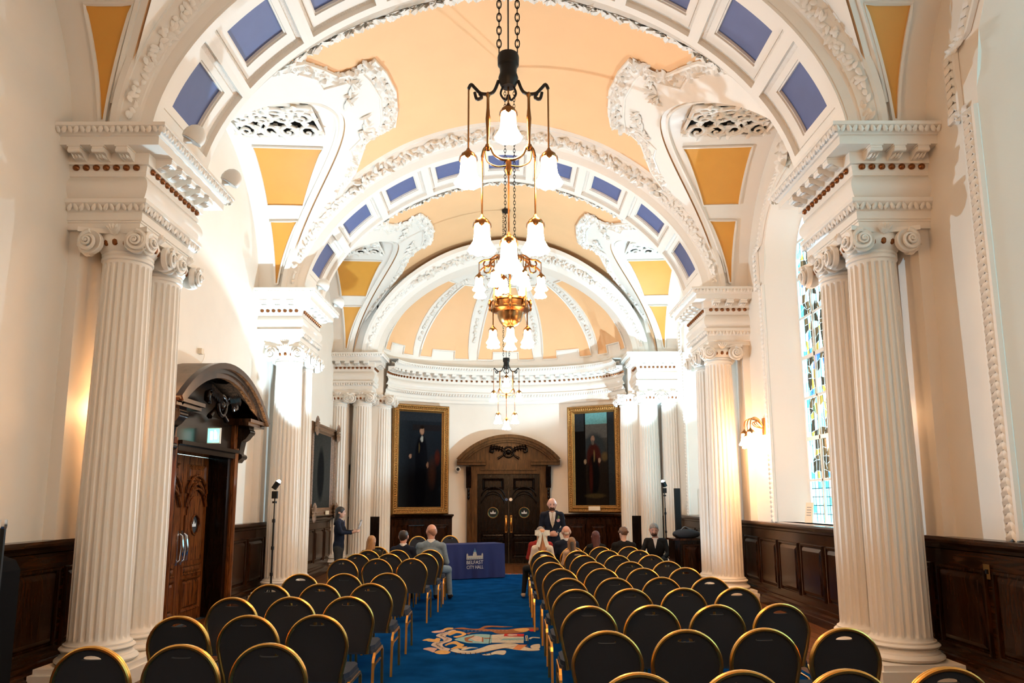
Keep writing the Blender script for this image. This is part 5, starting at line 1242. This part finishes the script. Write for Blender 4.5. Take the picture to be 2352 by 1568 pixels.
def hair_long(T, s, root, m_, ln=.30, h=.013, wid=1):
    pr = [elp(T(0, -.014, .026), np.array((.094, .109, .105))*s, 0)]
    for x in (-.055, -.028, 0, .028, .055):
        pr.append(cap(T(x*wid, -.075+abs(x)*.4, -.02), T(x*1.1*wid, -.095+abs(x)*.3, -ln+abs(x)*.8), .038*s, .022*s, 0))
    for q in (-1, 1): pr.append(cap(T(q*.078, .0, .02), T(q*.088, -.02, -ln*.62), .020*s, .022*s, 0))
    surf_obj('hair', pr, [m_], h, root, .014, [elp(T(0, .094, -.03), np.array((.072, .085, .095))*s, 0)])
def seated(name_label, x, y, rz, H, top, bottom, skin=SKIN, wid=.17, hair=None, hm=None, s=None, lean=0, yaw=0, tilt=.1, shoes=SHOE, legs=True, shirt=None, legdx=0, h=.014):
    s = s or (H-.46)/.70; root = thing('person', name_label, 'person', (x, y, .0085), rz, 'wedding guests'); pr = []
    hc = np.array((lean*.3, .17, H)); T = head(pr, hc, s, yaw, tilt)
    sz = H-.235*s
    pr.append(cap((hc[0]*.9, .150, H-.08*s), (lean*.2, .14, sz+.05), .056*s, .056*s, 0))
    pr += [cap((-wid*s+lean*.2, .13, sz), (wid*s+lean*.2, .13, sz), .062*s, .062*s, 1), cap((-wid*.45*s+lean*.2, .13, sz+.03*s), (wid*.45*s+lean*.2, .13, sz+.03*s), .062*s, .062*s, 1), elp((lean*.15, .15, sz-.15*s), np.array((wid+.01, .115, .20))*s, 1), elp((0, .18, sz-.33*s), np.array((wid-.01, .12, .20))*s, 1), elp((0, .20, .55), (.17*s, .15*s, .11*s), 2)]
    if shirt is not None: MB().lathe([(.070*s, sz+.05*s), (.068*s, sz+.108*s), (.060*s, sz+.112*s), (.058*s, sz+.06*s)], 18, (lean*.2, .142, 0)).build('collar', shirt, root)
    for q in (-1, 1):
        sh_ = np.array((q*(wid+.015)*s+lean*.2, .135, sz-.01)); el = np.array((q*(wid+.075)*s, .17, sz-.27*s)); wr = np.array((q*.10, .40, .61)); pr += [cap(sh_, el, .054*s, .044*s, 1), cap(el, wr, .044*s, .032*s, 1)]
        hand(pr, wr, (-q*.5, .7, -.2), (0, .2, 1), s)
        if legs:
            kx_ = q*.12*s+legdx; pr += [cap((q*.09*s, .22, .54), (kx_, .58, .50), .088*s, .066*s, 2), cap((kx_, .58, .50), (kx_+legdx*.3, .58, .09), .062*s, .042*s, 2), cap((kx_+legdx*.3, .56, .055), (kx_+legdx*.4, .73, .045), .040*s, .034*s, 3)]
    surf_obj('body', pr, [skin, top, bottom, shoes, LIP, EYE, shirt or WHT, BEARD], h, root)
    face(T, s, root, hm or H_GRY)
    if hair == 'short': hair_short(T, s, root, hm)
    elif hair == 'thin': hair_short(T, s, root, hm, True)
    elif hair == 'long': hair_long(T, s, root, hm)
    elif hair == 'curly':
        rng = random.Random(4); pq = [elp(T(0, -.012, .035), np.array((.094, .106, .102))*s, 0)]
        for i in range(60):
            a = rng.uniform(0, 2*PI); e = rng.uniform(-.2, 1.4); pq.append(elp(T(.092*math.cos(a)*math.cos(e), -.012+.1*math.sin(a)*math.cos(e), .035+.10*math.sin(e)), np.array((.022, .022, .02))*s, 0))
        surf_obj('hair', pq, [hm], .012, root, .008, [elp(T(0, .095, -.035), np.array((.08, .075, .085))*s, 0)])
    return root, T, s
# left block, second row
r, T, s = seated('seated guest with long straight blonde hair and dark floral top', -2.22, 12.5, 0, 1.01, fab('dark_floral', (.03, .028, .018)), BLK, hair='long', hm=H_BLD, wid=.155, yaw=-.5)
r, T, s = seated('seated dark-haired guest in navy suit with thinning crown', -1.70, 12.58, 0, 1.085, NAVY, NAVY, SKINR, hair='thin', hm=H_DBR, shirt=WHT, yaw=-.15)
r, T, s = seated('seated bald guest in light blue-grey suit on the aisle', -1.235, 12.62, 0, 1.165, GREYS, GREYS, SKINR, wid=.185, shirt=WHT, yaw=.55, shoes=SHOE, legdx=.13)
hair_pr = [elp(T(0, -.02, .012), np.array((.086, .091, .075))*s, 0), elp(T(0, -.06, -.03), np.array((.058, .034, .05))*s, 0)]
surf_obj('cropped_hair', hair_pr, [mat('stubble_hair', (.33, .17, .11), .6)], .012, r, .012, [elp(T(0, .09, -.02), np.array((.11, .09, .1))*s, 0), elp(T(0, 0, .10), np.array((.2, .2, .06))*s, 0)])
# right block
r, T, s = seated('seated grey-haired guest with patterned red jacket in front row', .66, 13.75, 0, 1.09, REDF, BLK, hair='short', hm=H_GRY, wid=.18, yaw=.1)
r, T, s = seated('seated girl in cream cardigan with large white hair bow', .645, 12.72, 0, 1.085, CREAM, BLK, hair='long', hm=H_STR, wid=.14, shoes=BEIGE, legdx=-.16)
b = MB(); sq_ = lambda x, y, z: tuple(T(x, y, z))
for q in (-1, 1):
    b.add([sq_(q*.008, -.13, .035), sq_(q*.06, -.165, .095), sq_(q*.14, -.14, .095), sq_(q*.145, -.13, .0), sq_(q*.06, -.165, -.02), sq_(q*.07, -.12, .04)], [(0, 1, 2, 5), (0, 5, 3, 4), (2, 3, 5), (0, 1, 2, 3, 4)])
    b.add([sq_(q*.002, -.135, .03), sq_(q*.05, -.15, .01), sq_(q*.12, -.155, -.17), sq_(q*.06, -.165, -.23), sq_(q*.02, -.155, -.10)], [(0, 1, 2, 3, 4)])
b.ell(tuple(T(0, -.135, .035)), (.02, .018, .02), 8, 6); bw = b.build('hair_bow', fab('pale_silk', (.55, .60, .58)), r, False)
sol = bw.modifiers.new('thickness', 'SOLIDIFY'); sol.thickness = .008
r, T, s = seated('seated bald elderly guest in the front row before the groom', 1.145, 13.85, 0, 1.10, NAVY, NAVY, SKINR, wid=.18, shirt=WHT)
pq = [elp(T(q*.068, -.03, -.005), np.array((.016, .05, .045))*s, 0) for q in (-1, 1)]+[elp(T(0, -.085, -.03), np.array((.05, .016, .04))*s, 0)]
surf_obj('hair_fringe', pq, [mat('hair_white', (.45, .40, .36), .7)], .011, r, .012)
r, T, s = seated('seated girl with half-up light brown hair behind elderly guest', 1.155, 12.80, 0, .965, fab('beige_top', (.42, .30, .22)), BLK, hair='long', hm=hairm('light_brown', (.20, .095, .035)), wid=.14)
surf_obj('under_hair', [cap(T(0, -.10, -.03), T(0, -.125, -.24), .050*s, .042*s, 0)], [H_DBR], .012, r)
r, T, s = seated('seated guest with long dark red hair and black top', 1.69, 13.80, 0, 1.02, BLK, BLK, hair='long', hm=H_RED, wid=.155, lean=-.02)
r, T, s = seated('seated guest in black with curly brown hair in front row', 2.20, 13.82, 0, 1.065, BLK, BLK, hair='curly', hm=H_BRN, wid=.19, yaw=.5)

# standing people ------------------------------------------------------------------
def standing(label, x, y, rz, Ht, top, bottom, skin, wid, arms, beard=False, yaw=0, tilt=0, h=.0115, female=False, extra=None, group=None):
    s = Ht/1.76; root = thing('person', label, 'person', (x, y, .0085 if abs(x) < 3 else 0), rz, group); pr = []; H = 1.612*s; T = head(pr, (0, .02, H), s, yaw, tilt, beard); sz = 1.42*s
    pr.append(cap((0, .0, H-.09*s), (0, -.01, sz+.02), .052*s, .06*s, 0))
    pr += [cap((-wid*s, 0, sz-.02), (wid*s, 0, sz-.02), .06*s, .06*s, 1), cap((-wid*.5*s, 0, sz+.015), (wid*.5*s, 0, sz+.015), .05*s, .05*s, 1), elp((0, .01, 1.24*s), np.array((wid+.005, .12, .20))*s, 1), elp((0, .01, 1.06*s), np.array((wid-.02 if not female else wid-.03, .11, .2))*s, 1), elp((0, 0, .90*s), np.array((wid, .12, .15))*s, 1), elp((0, 0, .82*s), np.array((.165, .115, .12))*s, 2)]
    for q, (el, wr, fd, fu) in zip((-1, 1), arms):
        pr += [cap((q*(wid+.02)*s, 0, sz-.03), el, .058*s, .046*s, 1), cap(el, wr, .044*s, .033*s, 1)]; w2 = np.array(wr)+np.array(fd)/np.linalg.norm(fd)*.01
        pr.append(cap(np.array(wr)-np.array(fd)/np.linalg.norm(fd)*.01, w2, .030*s, .028*s, 6)); hand(pr, w2, fd, fu, s)
        pr += [cap((q*.09*s, 0, .84*s), (q*.10*s, .01, .48*s), .088*s, .062*s, 2), cap((q*.10*s, .01, .48*s), (q*.105*s, -.01, .10*s), .060*s, .045*s, 2), cap((q*.105*s, -.03, .045), (q*.12*s, .15, .04), .042, .036, 3)]
    if extra: pr += extra
    surf_obj('body', pr, [skin, top, bottom, SHOE, LIP, EYE, WHT, BEARD], h, root); face(T, s, root, BEARD if beard else H_BLK); return root, T, s
# groom, facing the camera, hands clasped, looking down
r, T, s = standing('standing bald bearded groom in navy suit with clasped hands', .955, 15.25, PI, 1.755, NAVY, NAVY, SKINR, .168,
    [((-.235, .03, 1.13), (-.07, .20, 1.045), (.7, .25, -.15), (0, 1, .3)), ((.235, .03, 1.13), (.07, .215, 1.03), (-.7, .2, -.1), (0, 1, .2))], beard=True, tilt=.32)
fz = lambda a, b, d: (a, .112+d, b)
MB().prism([[(-.068, 1.445), (-.05, 1.46), (0, 1.43), (.05, 1.46), (.068, 1.445), (.055, 1.30), (.0, 1.13), (-.055, 1.30)]], lambda a, b_, d: (a, .118+d+.02*(1.30-abs(b_-1.27)*1.0-1.2), b_), -.03, .012).build('shirt_front', WHT, r)
MB().prism([[(-.018, 1.425), (.018, 1.425), (.014, 1.39), (.034, 1.22), (0, 1.14), (-.034, 1.22), (-.014, 1.39)]], lambda a, b_, d: (a, .132+d, b_), -.01, .012).build('tie', SILV, r)
for q in (-1, 1): MB().prism([[(q*.072, 1.455), (q*.10, 1.40), (q*.098, 1.33), (q*.002, 1.10), (q*.05, 1.30)]], lambda a, b_, d: (a, .122+d, b_), -.02, .014).build('lapel', NAVY, r)
b = MB()
for i in range(7):
    a = 2*PI*i/7; b.ell((.115+.022*math.cos(a)-.23*0, .135, 1.285+.024*math.sin(a)), (.014, .012, .014), 8, 5)
b.v = [(-x, y, z) for x, y, z in b.v]; b.ell((-.115, .142, 1.285), (.016, .012, .016), 8, 5); b.build('boutonniere', mat('pink_flowers', (.62, .36, .42), .6, var=.3, vscale=40), r)
b = MB()
for i in range(4): b.leaf((-.10-.01*i, .14, 1.30+.02*i), (-.3+.3*i, 0, 1), (0, 1, 0), .07, .02, .01)
b.build('sprig', mat('green_sprig', (.06, .12, .04), .6), r)
# officiant in profile, holding up a card
r, T, s = standing('standing officiant with long black hair reading from a card', -3.30, 15.0, -PI/2, 1.60, NAVY, CHAR, SKIN, .155,
    [((-.20, .08, 1.08), (-.06, .27, 1.09), (.3, .8, .25), (0, -.2, 1)), ((.20, .08, 1.08), (.05, .25, 1.07), (-.3, .8, .25), (0, -.2, 1))], female=True, tilt=.12)
hair_long(T, s, r, H_BLK, .27, .012, 1.0)
MB().prism([[(-.03, 1.20), (.02, 1.32), (.03, 1.20), (.0, 1.10)]], lambda a, b_, d: (a, .095+d, b_), 0, .015).build('blouse', fab('blue_blouse', (.05, .07, .16)), r)
c = thing('cue_card', 'patterned cue card held up by the officiant', 'card', (-2.93, 15.02, 1.13), 0); o = MB().box(-.012, .012, -.06, .06, 0, .20).build('board', mat('marbled_card', (.45, .45, .45), .4, var=.9, vscale=18), c, False); o.rotation_euler = (0, .35, 0)
# crouching videographer beside the lectern
root = thing('person', 'crouching bearded man in dark suit beside the lectern', 'person', (3.06, 15.35, 0), PI-.25); pr = []; T = head(pr, (.02, .10, 1.10), .98, .15, .35, True); s = .98
pr += [cap((.02, .06, 1.02), (0, .02, .92), .05, .058, 0), cap((-.17, 0, .87), (.17, 0, .87), .06, .06, 1), elp((0, .01, .72), (.18, .125, .2), 1), elp((0, -.03, .50), (.165, .13, .2), 1), elp((0, -.06, .36), (.18, .16, .13), 2),
       cap((.18, 0, .86), (.27, .14, .64), .056, .046, 1), cap((.27, .14, .64), (.43, .28, .64), .046, .034, 1), cap((-.18, 0, .86), (-.25, .10, .62), .056, .046, 1), cap((-.25, .10, .62), (-.12, .30, .52), .046, .034, 1)]
hand(pr, (.44, .29, .64), (.8, .4, .1), (0, 0, 1)); hand(pr, (-.12, .30, .52), (.2, .8, -.2), (0, .2, 1))
for q, kn, an in ((-1, (-.16, .30, .50), (-.15, .18, .09)), (1, (.16, .22, .10), (.14, -.22, .09))):
    pr += [cap((q*.09, -.04, .38), kn, .088, .066, 2), cap(kn, an, .06, .045, 2), cap((an[0], an[1]-.02, .05), (an[0], an[1]+.14, .045), .042, .036, 3)]
surf_obj('body', pr, [SKINR, BLK, BLK, SHOE, LIP, EYE, WHT, BEARD], .0115, root); MB().prism([[(-.045, .93), (.045, .93), (.03, .85), (0, .72), (-.03, .85)]], lambda a, b_, d: (a, .118+d-.25*(b_-.8), b_), -.02, .012).build('shirt_front', WHT, root, False); face(T, s, root, H_GRY); hair_short(T, s, root, H_GRY)
# woman's shoe seen beside the aisle chairs belongs to the girl; small handbag on the lap of the blonde guest
c = thing('handbag', 'small patterned handbag beside the blonde guest', 'bag', (-1.99, 12.60, .74)); b = MB(); b.ell((0, 0, 0), (.05, .03, .07), 10, 7); b.build('pouch', mat('gold_pattern', (.40, .22, .06), .4, var=.6, vscale=30), c); MB().tube(scroll([(-.04, 0, .05), (-.02, 0, .13), (.02, 0, .13), (.04, 0, .05)], 0), .006, 5).build('handle', GOLDM, c)
